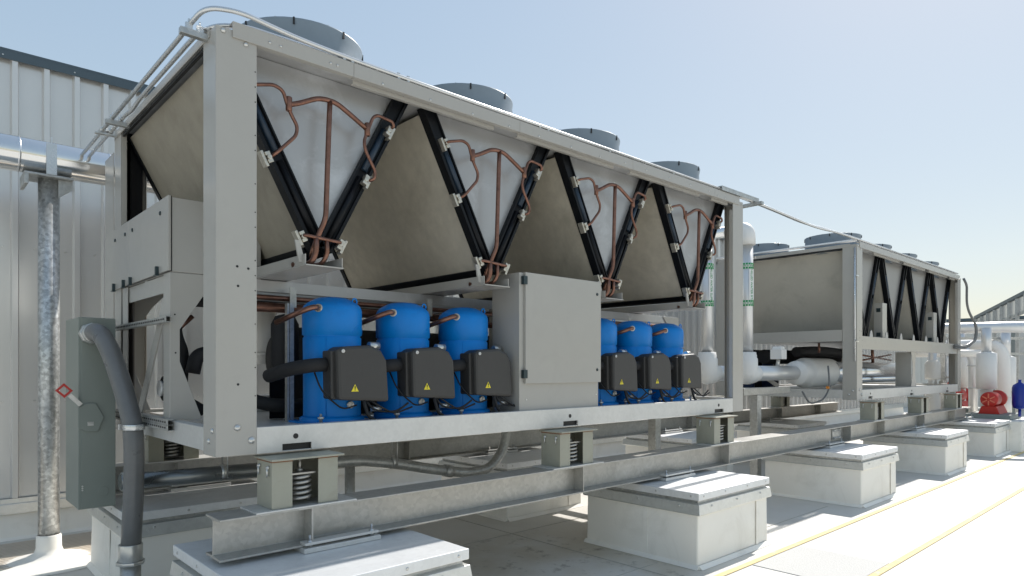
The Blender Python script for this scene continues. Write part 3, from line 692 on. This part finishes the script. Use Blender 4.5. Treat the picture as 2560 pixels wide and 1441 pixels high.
MB().lathe([(0.001, 0.05), (0.20, 0.06), (0.21, 0.12), (0.21, 0.34), (0.24, 0.36), (0.26, 0.40), (0.26, 1.4), (0.24, 1.46), (0.001, 1.47)], (0.0, 1.02, 0.43), 32, 'x', cap=False).build('evaporator_head', 'pvc', c2)
MB().lathe([(0.001, 1.3), (0.19, 1.31), (0.19, 5.0), (0.001, 5.01)], (0.0, 0.9, 0.44), 32, 'x', cap=False).build('evaporator', 'jacket', c2)
MB().tube([(1.5, 0.75, 0.30), (4.9, 0.75, 0.30), (5.2, 0.75, 0.32)], 0.07, 16).build('water_pipe', 'jacket', c2)
MB().tube([(0.3, 1.7, 0.72), (2.6, 1.5, 0.72), (2.8, 1.4, 0.65)], 0.13, 16).tube([(0.5, 1.2, 0.80), (1.6, 1.2, 0.84), (2.8, 1.0, 0.76)], 0.09, 16).build('suction_line', 'blackfoam', c2, 0, True)
b = MB(); b.tube([(0.5, 0.8, 0.95), (0.5, 0.8, 0.78)], 0.02, 10); b.tube([(3.3, 0.9, 0.95), (3.35, 0.9, 0.62)], 0.03, 10); b.tube([(2.2, 0.9, 0.80), (4.4, 0.9, 0.68)], 0.018, 8); b.tube([(2.2, 0.9, 0.62), (4.4, 0.9, 0.80)], 0.018, 8)
b.build('liquid_line', 'copper', c2, 0, True)
MB().box(0.35, 1.3, 1.9, 2.2, .131, .85).build('oil_cabinet', 'black', c2)
for x, y in ((0.25, 2.05), (0.8, 1.95)):
    MB().lathe([(0.001, 0), (0.18, 0.0), (0.18, .55), (.1, .62), (.001, .63)], (x, y, .14), 24, cap=False).build('compressor', mat('dark_blue_paint', (0.012, 0.03, 0.09), 0.4), c2)
MB().box(-0.05, 0.06, 0.02, 2.46, 2.5455, 2.57).build('sunlit_deck_edge', 'lid', c2, 0.002)  # deck overhang in bright metal, its sunlit edge put into the colour
# conduits on its near corner post
b = MB(); b.tube([(-0.03, 0.02, 2.44), (-0.03, 0.02, 0.62)], 0.014, 10); b.build('post_conduit', 'conduit', c2)
b = MB().box(-0.05, 0.06, -0.012, -0.001, 1.98, 2.0).box(-0.05, 0.06, -0.012, -0.001, 0.93, 0.95); b.build('conduit_strap', 'conduit', c2, split=True)

# ------------------------------------------------------------ roof conduits
def thing_mesh(mb, name, m, lab, cat, bevel=0, group=None): return tag(mb.build(name, m, None, bevel), lab, cat, group)
r = 0.0145
b = MB(); b.tube([(-0.105, 4.55, 2.50), (-0.105, 0.32, 2.50), (-0.10, 0.16, 2.515), (-0.06, 0.0, 2.575), (0.12, -0.035, 2.60), (0.45, -0.02, 2.572), (0.9, -0.004, 2.566), (6.0, -0.004, 2.566)], r, 12)
thing_mesh(b, 'rooftop_conduit', 'conduit', 'outer zinc conduit running up the end and along the top edge of the near chiller', 'conduit', group='top conduits')
b = MB(); b.tube([(-0.045, 4.55, 2.50), (-0.045, 1.9, 2.50), (-0.045, 1.7, 2.478), (-0.045, 1.5, 2.50), (-0.045, 0.35, 2.50), (-0.035, 0.20, 2.51), (0.03, 0.075, 2.53), (0.18, 0.036, 2.56), (0.5, 0.034, 2.566), (6.0, 0.034, 2.566)], r, 12)
thing_mesh(b, 'rooftop_conduit', 'conduit', 'inner zinc conduit with a small kink, beside the near chiller top end edge', 'conduit', group='top conduits')
for y, lab in ((0.14, 'short strut bracket holding two conduits at the top corner of the near chiller'), (2.05, 'short strut bracket holding two conduits above the rear end of the near chiller')):
    t = MB().box(-0.155, 0.02, y-0.02, y+0.02, 2.447, 2.483).build('strut_bracket', 'galv', None, 0.002); tag(t, lab, 'bracket', 'conduit brackets')
    b = MB()
    for x in (-0.105, -0.045): b.box(x-0.019, x+0.019, y-0.008, y+0.008, 2.4835, 2.522).box(x-0.004, x+0.004, y-0.008, y+0.008, 2.5225, 2.545)
    b.build('conduit_clamp', 'conduit', t, 0, True)
b = MB()
for dx in (-0.105, -0.045): b.lathe([(.022, -.05), (.022, .05)], (dx, 2.42, 2.50), 10, 'y')
b.box(-0.16, 0.0, 2.38, 2.42, 2.46, 2.475); b.tube([(-.075, 2.45, 2.48), (-.075, 2.45, 2.56)], .012, 8)
thing_mesh(b, 'conduit_coupling', 'steel', 'cluster of zinc couplings where the two conduits meet the rear top corner', 'coupling')
# covers along the top edge
for k, x in enumerate((0.80, 0.86, 1.22, 1.30, 2.62, 2.72, 3.55, 4.6)):
    o = MB().box(x, x+0.02, -0.012, 0.05, 2.5455, 2.586).build('conduit_strap', 'steel', None); tag(o, 'small zinc strap on the conduits along the top edge of the near chiller', 'strap', 'straps along the top edge')
b = MB()
b.tube([(6.0, -0.004, 2.566), (7.2, 0.01, 2.535), (8.2, 0.04, 2.515), (9.0, 0.06, 2.56), (9.9, 0.075, 2.575), (15.6, 0.075, 2.575)], 0.016, 10)
thing_mesh(b, 'bridging_conduit', 'conduit', 'zinc conduit sagging across the gap between the two chillers, lower of the pair', 'conduit', group='bridging conduits')
b = MB()
b.tube([(6.0, 0.034, 2.57), (6.9, 0.05, 2.56), (7.9, 0.07, 2.53), (8.8, 0.10, 2.58), (9.9, 0.12, 2.585), (15.6, 0.12, 2.58)], 0.016, 10)
thing_mesh(b, 'bridging_conduit', 'conduit', 'zinc conduit crossing between the two chillers, upper of the pair', 'conduit', group='bridging conduits')
thing_mesh(MB().box(5.55, 6.42, -0.03, 0.07, 2.588, 2.60).box(5.55, 6.42, -0.03, -0.022, 2.55, 2.587), 'conduit_cover', 'galv', 'folded metal cover over the conduits at the far top corner of the near chiller', 'cover')
thing_mesh(MB().box(6.30, 6.36, -0.12, 0.20, 2.50, 2.535), 'strut_bracket', 'galv', 'short strut under the conduits past the far end of the near chiller', 'bracket')
# flexible cables hanging at the far end of the far chiller
b = MB()
for k in (0, 1):
    b.tube([(15.95+.03*k, 0.05, 2.5), (16.02, 0.0, 2.35), (16.0, 0.0, 1.85), (16.35+.06*k, -0.1, 1.45), (16.3+.08*k, -0.1, 1.15), (15.9, 0.0, 0.98-.05*k), (15.3, 0.06, 1.0-.05*k)], 0.024, 10)
thing_mesh(b, 'cable_loop', 'flex', 'pair of grey cables looping out from the far end of the far chiller', 'cable')

# ------------------------------------------------------------ disconnect switch and conduit
t = empty('disconnect_switch', (-0.36, 1.90, -0.55)); tag(t, 'tall green grey electrical switch enclosure with red handle hanging beside the near chiller', 'switch box')
W, D_, H = 0.240, 0.52, 1.45
MB().box(0, W, 0, D_, 0, H).build('enclosure', 'switch', t, 0.004)
MB().box(0.02, W+0.004, -0.006, -0.0005, 0.004, H-0.004).build('front_cover', 'switch', t, 0.002)
pl = MB().prism([(-0.005, 0.62), (0.05, 0.585), (0.125, 0.585), (0.165, 0.69), (0.11, 0.80), (0.05, 0.80), (-0.005, 0.77)], -0.022, -0.0065).build('handle_plate', 'switch', t, 0.004)
MB().box(0.055, 0.095, -0.026, -0.0225, 0.63, 0.66).build('nameplate', 'galv', pl)
h = MB().bar((0.01, -0.03, 0.79), (-0.062, -0.035, 0.867), 0.030, 0.024, (0, -1, 0)).build('handle', 'steel', t)
b = MB(); c0 = Vector((-0.095, -0.035, 0.90))
m = Matrix.Translation(c0) @ Matrix.Rotation(R(45), 4, 'Y')
for (x0, x1, z0, z1) in ((-.05, .05, .028, .045), (-.05, .05, -.045, -.028), (-.05, -.033, -.0275, .0275), (.033, .05, -.0275, .0275)): b.box(x0*.78, x1*.78, -.014, .014, z0*.82, z1*.82, m)
b.build('handle_grip', 'red', h)
b = MB()
for z in (0.145, 0.16, 0.175): b.lathe([(.006, 0), (.006, -.006)], (0.025, -.006, z), 8, 'y')
b.build('screw', 'steel', t, split=True)
MB().lathe([(.001, .0005), (.040, .0005), (.040, -.001), (.037, -.0015)], (0.16, -.0065, .12), 20, 'y').build('knockout', 'switch', t)
# thick flexible conduit
t = empty('flexible_conduit', (-0.1, 1.2, -0.8)); tag(t, 'thick grey flexible conduit curving down from the switch enclosure', 'conduit')
o = (0.1, -1.2, 0.8)
def rel(l): return [(p[0]+o[0], p[1]+o[1], p[2]+o[2]) for p in l]
MB().tube(rel([(-0.285, 1.88, 0.775), (-0.26, 1.72, 0.79), (-0.215, 1.60, 0.66), (-0.16, 1.48, 0.40), (-0.118, 1.36, 0.12), (-0.115, 1.33, -0.10), (-0.12, 1.34, -0.45), (-0.13, 1.37, -0.80)]), 0.066, 24, cuts=12).build('flexible_jacket', 'flex', t)
MB().tube(rel([(-0.285, 1.893, 0.775), (-0.28, 1.845, 0.778)]), 0.080, 8).tube(rel([(-0.28, 1.845, 0.778), (-0.275, 1.80, 0.78)]), 0.072, 24).build('box_connector', 'steel', t, 0.003)
MB().tube(rel([(-0.130, 1.37, -0.74), (-0.130, 1.37, -0.86)]), 0.078, 24).tube(rel([(-0.130, 1.37, -0.86), (-0.130, 1.37, -0.885)]), 0.094, 8).build('bottom_connector', 'steel', t, 0.003)
MB().tube(rel([(-0.130, 1.37, -0.885), (-0.130, 1.37, G+0.005)]), 0.067, 24).build('rigid_stub', 'galv', t)
MB().lathe([(0.071, 0), (0.071, 0.04)], (-0.116+o[0], 1.34+o[1], 0.075+o[2]), 24).box(-0.20+o[0], -0.045+o[0], 1.405+o[1], 1.42+o[1], 0.075+o[2], 0.115+o[2]).build('pipe_clamp', 'conduit', t, 0.002)

# ------------------------------------------------------------ pipe, pole, wall at the left
PX, PY = -0.343, 3.40
t = empty('pipe_stanchion', (PX, PY, G)); tag(t, 'mottled galvanised pole with bracket carrying the big silver pipe, white sleeve at its foot', 'pipe support')
MB().lathe([(0.084, 0.02), (0.084, 3.50)], (0, 0, 0), 28).build('pole', mat('mottled_galvanised', (0.52, 0.53, 0.52), 0.36, 0.6, 0.25, 22, 0.1, 60, spangle=0.25, dirt=(0.20, 0.21, 0.21), dirt_scale=9, dirt_amt=0.7), t)
MB().lathe([(0.52, 0.004), (0.34, 0.022), (0.18, 0.05), (0.115, 0.085), (0.100, 0.13), (0.098, 0.235), (0.088, 0.25)], (0, 0, 0), 36, cap=False).build('membrane_boot', 'membrane', t)
b = MB(); b.box(-0.20, 0.17, -0.16, 0.16, 3.50, 3.52); b.prism([(-0.20, 3.50), (-0.20, 3.41), (-0.17, 3.41), (-0.165, 3.50)], -0.16, 0.16); b.prism([(0.17, 3.50), (0.17, 3.42), (0.06, 3.33), (0.06, 3.50)], -0.10, -0.094)
b.build('saddle_plate', 'galv', t, 0.003)
MB().box(-0.04, 0.04, -0.165, -0.155, 3.52, 3.80).box(-0.005, 0.005, -0.16, -0.15, 3.80, 3.86).build('pipe_strap', 'conduit', t)
t = empty('insulated_pipe', (-0.3, PY+0.02, 2.44)); tag(t, 'large shiny aluminium clad pipe running along the ribbed wall at upper left', 'pipe')
MB().lathe([(0.155, -6), (0.155, 7)], (0, 0, 0), 40, 'x').build('jacket', 'jacket3', t)
b = MB()
for x in (-1.2, -0.28, 0.42, 1.5, 2.6): b.lathe([(0.1575, x), (0.1575, x+0.02)], (0, 0, 0), 40, 'x')
b.build('jacket_band', 'jacket', t)
MB().lathe([(0.001, -.5), (.10, -.5), (.16, -.42), (.16, -.12), (.1, -.02), (.001, -.0)], (-0.72, 0.12, -0.26), 24, 'x', cap=False).build('pipe_elbow', 'pvc', t)

# ribbed wall
WY = 4.60
t = empty('ribbed_wall', (0, WY, -0.83)); tag(t, 'tall grey ribbed metal wall with dark top trim behind the chillers', 'wall')
pts = []; x = -6.0; P = 0.272
prof = []
while x < 27:
    prof += [(x, 0.0), (x+0.170, 0.0), (x+0.184, -0.060), (x+0.232, -0.060), (x+0.246, 0.0)]; x += P
    # ribs project towards the plant
b = MB(); off = 0.145
prev = None
Hh = 4.62
for (px, py) in prof:
    v = [b.bm.verts.new((px+off, py, 0)), b.bm.verts.new((px+off, py, Hh))]
    if prev: b.bm.faces.new([prev[0], v[0], v[1], prev[1]])
    prev = v
b.box(-6, 27, 0.02, 0.06, 0, Hh)
b.build('wall_sheet', 'wall', t)
b = MB().box(-6, 27.2, -0.068, 0.10, Hh-0.02, Hh+0.005).box(-6, 27.2, -0.070, -0.063, Hh-0.105, Hh-0.0205); b.build('top_trim', 'trim', t, 0.002)
b = MB()
for k in range(40): b.lathe([(.009, 0), (.007, -.005)], (-1.2+0.62*k, -.070, Hh-0.07), 8, 'y')
for k in range(60):
    for z in (1.0, 2.6): b.lathe([(.008, 0), (.006, -.006)], (-2.0+0.272*k+0.06, 0, z), 6, 'y')
b.build('screw', 'steel', t, split=True)
MB().box(-6, 27, -0.055, 0.02, -0.05, -0.002).prism([(-0.055, -0.05), (-0.06, -0.06), (-0.06, -0.16), (0.02, -0.16), (0.02, -0.05)], -6, 27, 'x').build('base_flashing', 'flash', t, 0.002)
MB().prism([(-0.02, -0.16), (-0.05, -0.40), (-0.08, -0.45), (0.3, -0.45), (0.3, -0.16)], -6, 27, 'x').build('base_upstand', 'membrane', t, 0.01)
MB().box(-6, 27, 0.06, 3.0, -0.45, 4.6).build('building_core', 'farwall', t)
# ribbed mat on the roof beside the wall
b = MB().box(-3.5, 0.5, 3.25, 4.30, G+0.003, G+0.010)
y = 3.27
while y < 4.27: b.box(-3.5, 0.5, y, y+0.028, G+0.0105, G+0.028); y += 0.062
thing_mesh(b, 'ribbed_walkway_mat', 'mat', 'tan ribbed mat lying on the roof at the foot of the wall', 'mat')
thing_mesh(MB().box(-0.60, -0.42, 3.16, 3.22, G+.004, G+.012), 'floor_mark', 'yellow', 'short yellow paint mark on the roof beside the pole foot', 'floor marking')

# ------------------------------------------------------------ pipes below the near chiller
t = empty('horizontal_conduit', (0.13, 1.50, -0.327)); tag(t, 'large galvanised conduit hung below the near chiller, bending up at its right end', 'conduit')
MB().tube([(-0.30, 0, 0.015), (1.25, 0, -0.01)], 0.060, 20).build('rigid_length', 'darkpipe', t)
MB().tube([(1.25, 0, -0.01), (1.6, 0, 0.0), (2.05, 0, -0.08), (2.5, 0, -0.185), (2.95, 0, -0.27), (3.25, 0, -0.25), (3.45, 0.0, -0.05), (3.5, 0.0, 0.30)], 0.052, 20).build('curved_length', 'galv', t)
b = MB()
for x, z in ((-.24, .015), (1.3, -.01)): b.lathe([(.070, -.05), (.070, .05), (.064, .06)], (x, 0, z), 20, 'x')
b.tube([(2.62, 0, -.205), (2.72, 0, -.228)], .062, 20)
b.build('coupling', 'galv', t, 0, True)
b = MB()
for x, z in ((0.42, 0.01), (2.0, -.06)):
    b.lathe([(.064, -.02), (.064, .02)], (x, 0, z), 20, 'x'); b.tube([(x, 0, z+.06), (x, 0, .36)], .006, 6); b.tube([(x+.02, -.06, z-.04), (x+.02, -.06, z+.3)], .005, 6)
b.build('hanger', 'steel', t, 0, True)
for x, y, lab in ((5.98, 1.2, 'square galvanised post under the vertical chilled water pipes, left one'), (7.85, 0.75, 'square post below the white elbow of the labelled right water pipe')):
    o = MB().box(x-0.06, x+0.06, y-0.06, y+0.06, G+0.01, -0.03 if x < 7 else 0.12).box(x-0.12, x+0.12, y-0.12, y+0.12, G+0.001, G+0.01).build('support_post', 'galv', None, 0.004); tag(o, lab, 'pipe support', 'square support posts')
o = MB().lathe([(0.05, 0), (0.05, 0.85)], (1.9, 1.9, G), 18).lathe([(0.07, 0), (0.06, 0.14)], (1.9, 1.9, G+0.001), 18).build('support_post', 'galv', None); tag(o, 'round galvanised post behind the near beam below the curved conduit', 'pipe support')
o = MB().box(7.4, 8.85, 0.69, 0.81, 0.125, 0.225).build('support_rail', 'beam', None, 0.003); tag(o, 'short horizontal steel rail under the white pipe elbow', 'support rail')

# ------------------------------------------------------------ chilled water pipes
def text_mesh(body, size, m, name, parent, loc, rot):
    cu = bpy.data.curves.new(name, 'FONT'); cu.body = body; cu.size = size; cu.extrude = 0.001; cu.align_x = 'CENTER'; cu.align_y = 'CENTER'
    tmp = bpy.data.objects.new(name, cu); C.objects.link(tmp)
    me = bpy.data.meshes.new_from_object(tmp.evaluated_get(bpy.context.evaluated_depsgraph_get()))
    bpy.data.objects.remove(tmp); me.materials.append(M[m])
    o = bpy.data.objects.new(name, me); C.objects.link(o); o.parent = parent; o.location = loc; o.rotation_euler = rot
    return o
def water_pipe(x, y, words, lab):
    t = empty('chilled_water_pipe', (x, y, 0)); tag(t, lab, 'pipe', 'chilled water pipes')
    MB().lathe([(0.090, 0.66), (0.090, 2.44)], (0, 0, 0), 28).build('riser', 'jacket2', t)
    MB().tube([(0, 0, 2.42), (0, 0, 2.66), (0.0, 0.30, 2.67)], 0.125, 24, cuts=12).build('top_elbow', 'pvc', t)
    MB().tube([(0, 0.27, 2.67), (0, 3.4, 2.67)], 0.092, 24).build('top_run', 'jacket', t)
    b = MB().lathe([(0.10, 0.765), (0.135, 0.76), (0.138, 0.72), (0.145, 0.715), (0.145, 0.67), (0.158, 0.66), (0.160, 0.55), (0.165, 0.44), (0.145, 0.35), (0.10, 0.29), (0.05, 0.265), (0.001, 0.26)], (0, 0, 0), 28, cap=False)
    b.lathe([(0.001, -.165), (0.10, -0.13), (0.15, -0.05), (0.165, 0.06), (0.15, 0.18), (0.13, 0.26)], (0.0, 0, 0.43), 28, 'x', cap=False)
    b.build('bottom_elbow', 'pvc', t)
    MB().lathe([(0.12, 0.15), (0.12, X2+0.35-x)], (0, 0, 0.43), 28, 'x').build('branch', 'jacket2', t)
    # label bands
    for z in (2.045, 1.47):
        b = MB().lathe([(0.0915, z), (0.0915, z+0.09)], (0, 0, 0), 28); band = b.build('label_band', 'white', t)
        b = MB()
        for k in range(14):
            m = Matrix.Rotation(2*math.pi*k/14, 4, 'Z')
            b.box(0.0925, 0.0945, -0.016, 0.016, z, z+0.028, m); b.box(0.0925, 0.0945, -0.016, 0.016, z+0.062, z+0.09, m); b.prism([(-.016, z+.03), (-.004, z+.045), (-.016, z+.06)], 0.0925, 0.0945, 'x', m); b.prism([(.016, z+.03), (.004, z+.045), (.016, z+.06)], 0.0925, 0.0945, 'x', m)
        b.build('arrow_band', 'green', band)
    m = MB().box(0.0915, 0.093, -0.045, 0.045, 1.565, 2.04).build('label_strip', 'white', t); m.rotation_euler.z = math.atan2(-0.95, -0.30)
    n = Vector((-0.30, -0.95, 0)).normalized()   # lettering faces the walkway
    ang = math.atan2(n.x, -n.y)
    text_mesh(words, 0.055, 'green', 'lettering', t, (n.x*0.0955, n.y*0.0955, 1.80), (R(90), R(90), ang))
    return t
wp = water_pipe(8.30, 1.12, 'CHILLED WATER RTN', 'vertical chilled water return pipe in the gap between the chillers')
a_ = MB().box(0.92, 1.10, -0.12, 0.08, 0.66, 0.82).prism([(0.94, 0.8205), (1.08, 0.8205), (1.05, 0.87), (0.97, 0.87)], -0.10, 0.06).build('valve_actuator', 'pvc', wp, 0.008)
MB().tube([(1.01, -0.02, 0.66), (1.01, 0.0, 0.54)], 0.03, 12).build('actuator_stem', 'steel', a_)
water_pipe(7.88, 1.56, 'CHILLED WATER SUPPLY', 'labelled supply pipe seen between last coil and far post of the near chiller')
b = MB(); b.tube([(8.95, 0.55, 0.15), (9.1, 0.5, -0.05), (9.5, 0.45, 0.0), (9.75, 0.45, 0.2), (9.8, 0.5, 0.55)], 0.014, 8)
thing_mesh(b, 'drooping_cable', 'flex', 'thin grey cable drooping over the white pipe by the far chiller', 'cable')
o = MB().box(9.62, 9.66, 0.42, 0.46, 0.18, 0.22).build('orange_tag', 'orange'); tag(o, 'tiny orange tag on the drooping cable', 'tag')

# ------------------------------------------------------------ pumps and pipes far right
def pump(loc, lab):
    t = empty('pump', loc); tag(t, lab, 'pump', 'red pumps')
    MB().box(-0.15, 1.0, -0.42, 0.42, 0.0, 0.10).build('plinth', 'farwall', t, 0.005)
    MB().lathe([(0.001, 0), (0.155, 0.01), (0.165, 0.05), (0.165, 0.42), (0.10, 0.46), (0.10, 0.70), (0.19, 0.72), (0.19, 0.84), (0.001, 0.86)], (0, 0, 0.42), 28, 'x', cap=False).build('motor', 'red', t)
    b = MB()
    for k in range(6):
        m = Matrix.Translation((0, 0, 0.42)) @ Matrix.Rotation(k*math.pi/3, 4, 'X'); b.box(-0.012, -0.001, -0.012, 0.012, 0.03, 0.13, m)
    b.build('fan_grille', mat('pale_red', (0.75, 0.2, 0.12), 0.5), t)
    MB().prism([(-0.2, 0.101), (0.2, 0.101), (0.13, 0.27), (-0.13, 0.27)], 0.02, 0.8, 'x').build('pedestal', 'red', t, 0.005)
    return t
p1 = pump((16.25, -0.35, -0.60), 'red pump on a dark plinth, right of the far chiller')
p2 = copy_tree(p1); p2.location = (18.2, 0.75, -0.60); tag(p2, 'red pump partly hidden behind the corner of the far chiller', 'pump', 'red pumps')
o = MB().box(15.9, 17.6, -1.0, 0.3, G, -0.61).build('pump_curb', 'membrane', None, 0.02); tag(o, 'white curb under the red pump and blue tank', 'roof curb')
o = MB().box(18.0, 19.6, 0.3, 1.3, G, -0.61).build('pump_curb', 'membrane', None, 0.02); tag(o, 'white curb under the half hidden red pump', 'roof curb')
def header(loc, lab, s=1.0):
    t = empty('insulated_riser', loc); tag(t, lab, 'pipe', 'insulated risers by the pumps')
    MB().lathe([(0.001, -0.45), (0.20, -0.44), (0.20, 0.36), (0.12, 0.40), (0.001, 0.40)], (0, 0, 0), 28, cap=False).build('insulated_strainer', 'pvc', t)
    MB().lathe([(0.10, 0.38), (0.10, 0.95)], (0, 0, 0), 24).build('riser', 'jacket2', t)
    MB().lathe([(0.001, 0), (0.07, 0.02), (0.13, -0.12), (0.001, -0.12)], (0.28, 0.0, -0.05), 16, 'x', cap=False).lathe([(0.14, -.44), (0.14, -.1)], (.33, .1, 0), 20).lathe([(.12, -1.0), (.12, -.46)], (0, 0, 0), 20).build('valve_body', 'pvc', t)
    return t
header((16.8, -0.2, 0.48), 'white insulated strainer and riser just above the right red pump')
h2 = header((18.7, 0.75, 0.45), 'white insulated strainer and riser behind the corner of the far chiller')
t = empty('header_pipe', (17.0, 0.0, 1.44)); tag(t, 'thick silver and white header pipe bending away at its right end above the pumps', 'pipe')
MB().tube([(-0.6, 1.7, 0.0), (-0.2, 0.3, 0.0), (0.22, -0.75, 0.0), (1.3, -1.9, -0.02)], 0.125, 24, cuts=10).build('header_run', 'jacket2', t)
MB().tube([(1.9, 1.7, -0.35), (1.2, 0.6, -0.35), (0.75, -0.35, -0.35), (0.75, -0.35, -1.6)], 0.125, 20, cuts=10).build('return_run', 'pvc', t)
o = MB().lathe([(0.001, -.30), (.12, -.26), (.14, -.18), (.14, .18), (.12, .24), (.03, .30), (.03, .36), (.001, .36)], (0, 0, 0), 24, cap=False).lathe([(.03, -.45), (.03, -.28)], (0, 0, 0), 12).build('expansion_tank', mat('deep_blue', (0.005, 0.03, 0.30), 0.35), None)
o.location = (16.62, -0.84, -0.10); tag(o, 'small deep blue tank beside the red pump at the right edge', 'tank')
header((17.9, -0.35, 0.40), 'white insulated strainer and riser partly behind the right red pump, nearest the blue tank')
t = empty('insulated_crossover', (17.2, 0.5, 0.86)); tag(t, 'white insulated pipe crossing low between the two red pumps', 'pipe')
MB().tube([(-0.5, 0.9, 0.0), (-0.1, 0.15, 0.0), (0.2, -0.5, 0.0)], 0.085, 20, cuts=8).build('crossover_run', 'pvc', t)
MB().tube([(-0.1, 0.15, -0.06), (-0.1, 0.15, -1.45)], 0.085, 18).build('drop_leg', 'jacket2', t)
b = MB(); b.lathe([(.13, -.02), (.13, .02)], (-.1, .15, -.55), 18); b.build('flange', 'steel', t)
MB().lathe([(.10, -.012), (.10, .012)], (-.22, .02, -.75), 16, 'x').build('hand_wheel', 'red', t)
o = MB().box(17.3, 17.65, 0.9, 1.2, G, 0.1).box(17.31, 17.64, 0.88, 0.899, 0.2-1.2, 0.05).build('starter_cabinet', 'paint', None, 0.01); tag(o, 'pale grey starter cabinet behind the post of the far chiller', 'cabinet')
t = empty('valve_riser', (16.35, 0.75, 0)); tag(t, 'silver riser with white valve bodies just right of the far chiller post', 'pipe')
MB().lathe([(0.085, G+0.01), (0.085, 1.38)], (0, 0, 0), 20).build('riser', 'jacket2', t)
MB().lathe([(0.15, -0.55), (0.16, -0.5), (0.16, -0.12), (0.10, -0.02)], (0, 0, 0), 20).build('lower_valve', 'pvc', t)
MB().lathe([(0.15, 0.25), (0.16, 0.3), (0.16, 0.62), (0.10, 0.7)], (0, 0, 0), 20).build('upper_valve', 'pvc', t)
MB().box(-0.12, 0.12, -0.24, -0.155, 0.05, 0.22).build('gauge_box', 'paint', t, 0.008)
t = empty('bypass_pipe', (17.9, 0.3, 0)); tag(t, 'silver pipe rising beside the middle white strainer behind the right red pump', 'pipe')
MB().tube([(0, 0, G+0.01), (0, 0, 1.0), (0.0, 0.9, 1.0)], 0.10, 20, cuts=8).build('pipe_run', 'jacket2', t)
for z in (-0.7, 0.0, 0.55): MB().lathe([(.125, z), (.125, z+.035)], (0, 0, 0), 18).build('flange', 'steel', t)
t = empty('pipe_rack', (18.6, -0.9, 0)); tag(t, 'tall steel pipe rack with two crossbars at the right edge behind the blue tank', 'pipe rack')
for x, y in ((0, 0), (-1.6, 1.6)): MB().box(x-.05, x+.05, y-.05, y+.05, G, 1.75).build('upright', 'galv', t)
for z in (0.85, 1.22): MB().bar((0, 0, z), (-1.6, 1.6, z), 0.06, 0.06).build('crossbar', 'galv', t)
def post(x, y, h, lab, w=0.05):
    o = MB().box(x-w, x+w, y-w, y+w, G, h).build('pipe_post', 'galv', None); tag(o, lab, 'support post', 'posts by the pumps')
post(16.35, 0.35, 0.9, 'thin upright post left of the white insulated riser')
post(16.2, -1.35, 1.3, 'thin upright post right of the blue tank')
post(18.2, 0.35, 0.95, 'thin upright post between the two red pumps')
# steel screen wall and building far right
t = empty('screen_frame', (22, 0, G)); tag(t, 'screen wall with dark sloping top edge rising at the right edge', 'screen')
A = Vector((5.33, 2.3, 3.60)); B_ = Vector((-2.37, -1.49, 4.26)); n = 12
MB().bar(A, B_, 0.14, 0.10).build('eave_edge', 'trim', t)
MB().bar(A+Vector((0, 0, -.55)), B_+Vector((0, 0, -.55)), 0.06, 0.08).build('lower_rail', 'galv', t)
MB().bar(A+Vector((0.1, 0.05, -.30)), B_+Vector((0.1, 0.05, -.30)), 0.02, 0.46).build('louvre_band', 'wall', t)
for k in range(n+1):
    p = A.lerp(B_, k/n)
    MB().bar(p+Vector((-.05, 0, -.06)), p+Vector((-.05, 0, -4.0 if k % 3 == 0 else -0.62)), 0.09, 0.09, (1, 0, 0)).build('screen_post', 'galv', t)
    if k < n:
        q = A.lerp(B_, (k+1)/n)
        if k % 3: MB().bar(p.lerp(q, .1)+Vector((.08, .02, -2.3)), p.lerp(q, .9)+Vector((.08, .02, -2.3)), 0.03, 3.2).build('cladding_panel', 'farwall' if k % 2 else 'wall', t)
t = empty('plant_building', (32, -2, G)); tag(t, 'low grey clad building behind the pumps at the far right', 'building')
b = MB().box(0, 14, -1, 14, 0, 3.75)
for k in range(55): b.box(-0.03, -0.001, -1+.27*k, -1+.27*k+.12, 0, 3.7)
b.build('wall', 'wall', t); MB().box(-0.1, 14.1, -1.1, 14.1, 3.76, 3.88).build('roof_edge', 'trim', t)
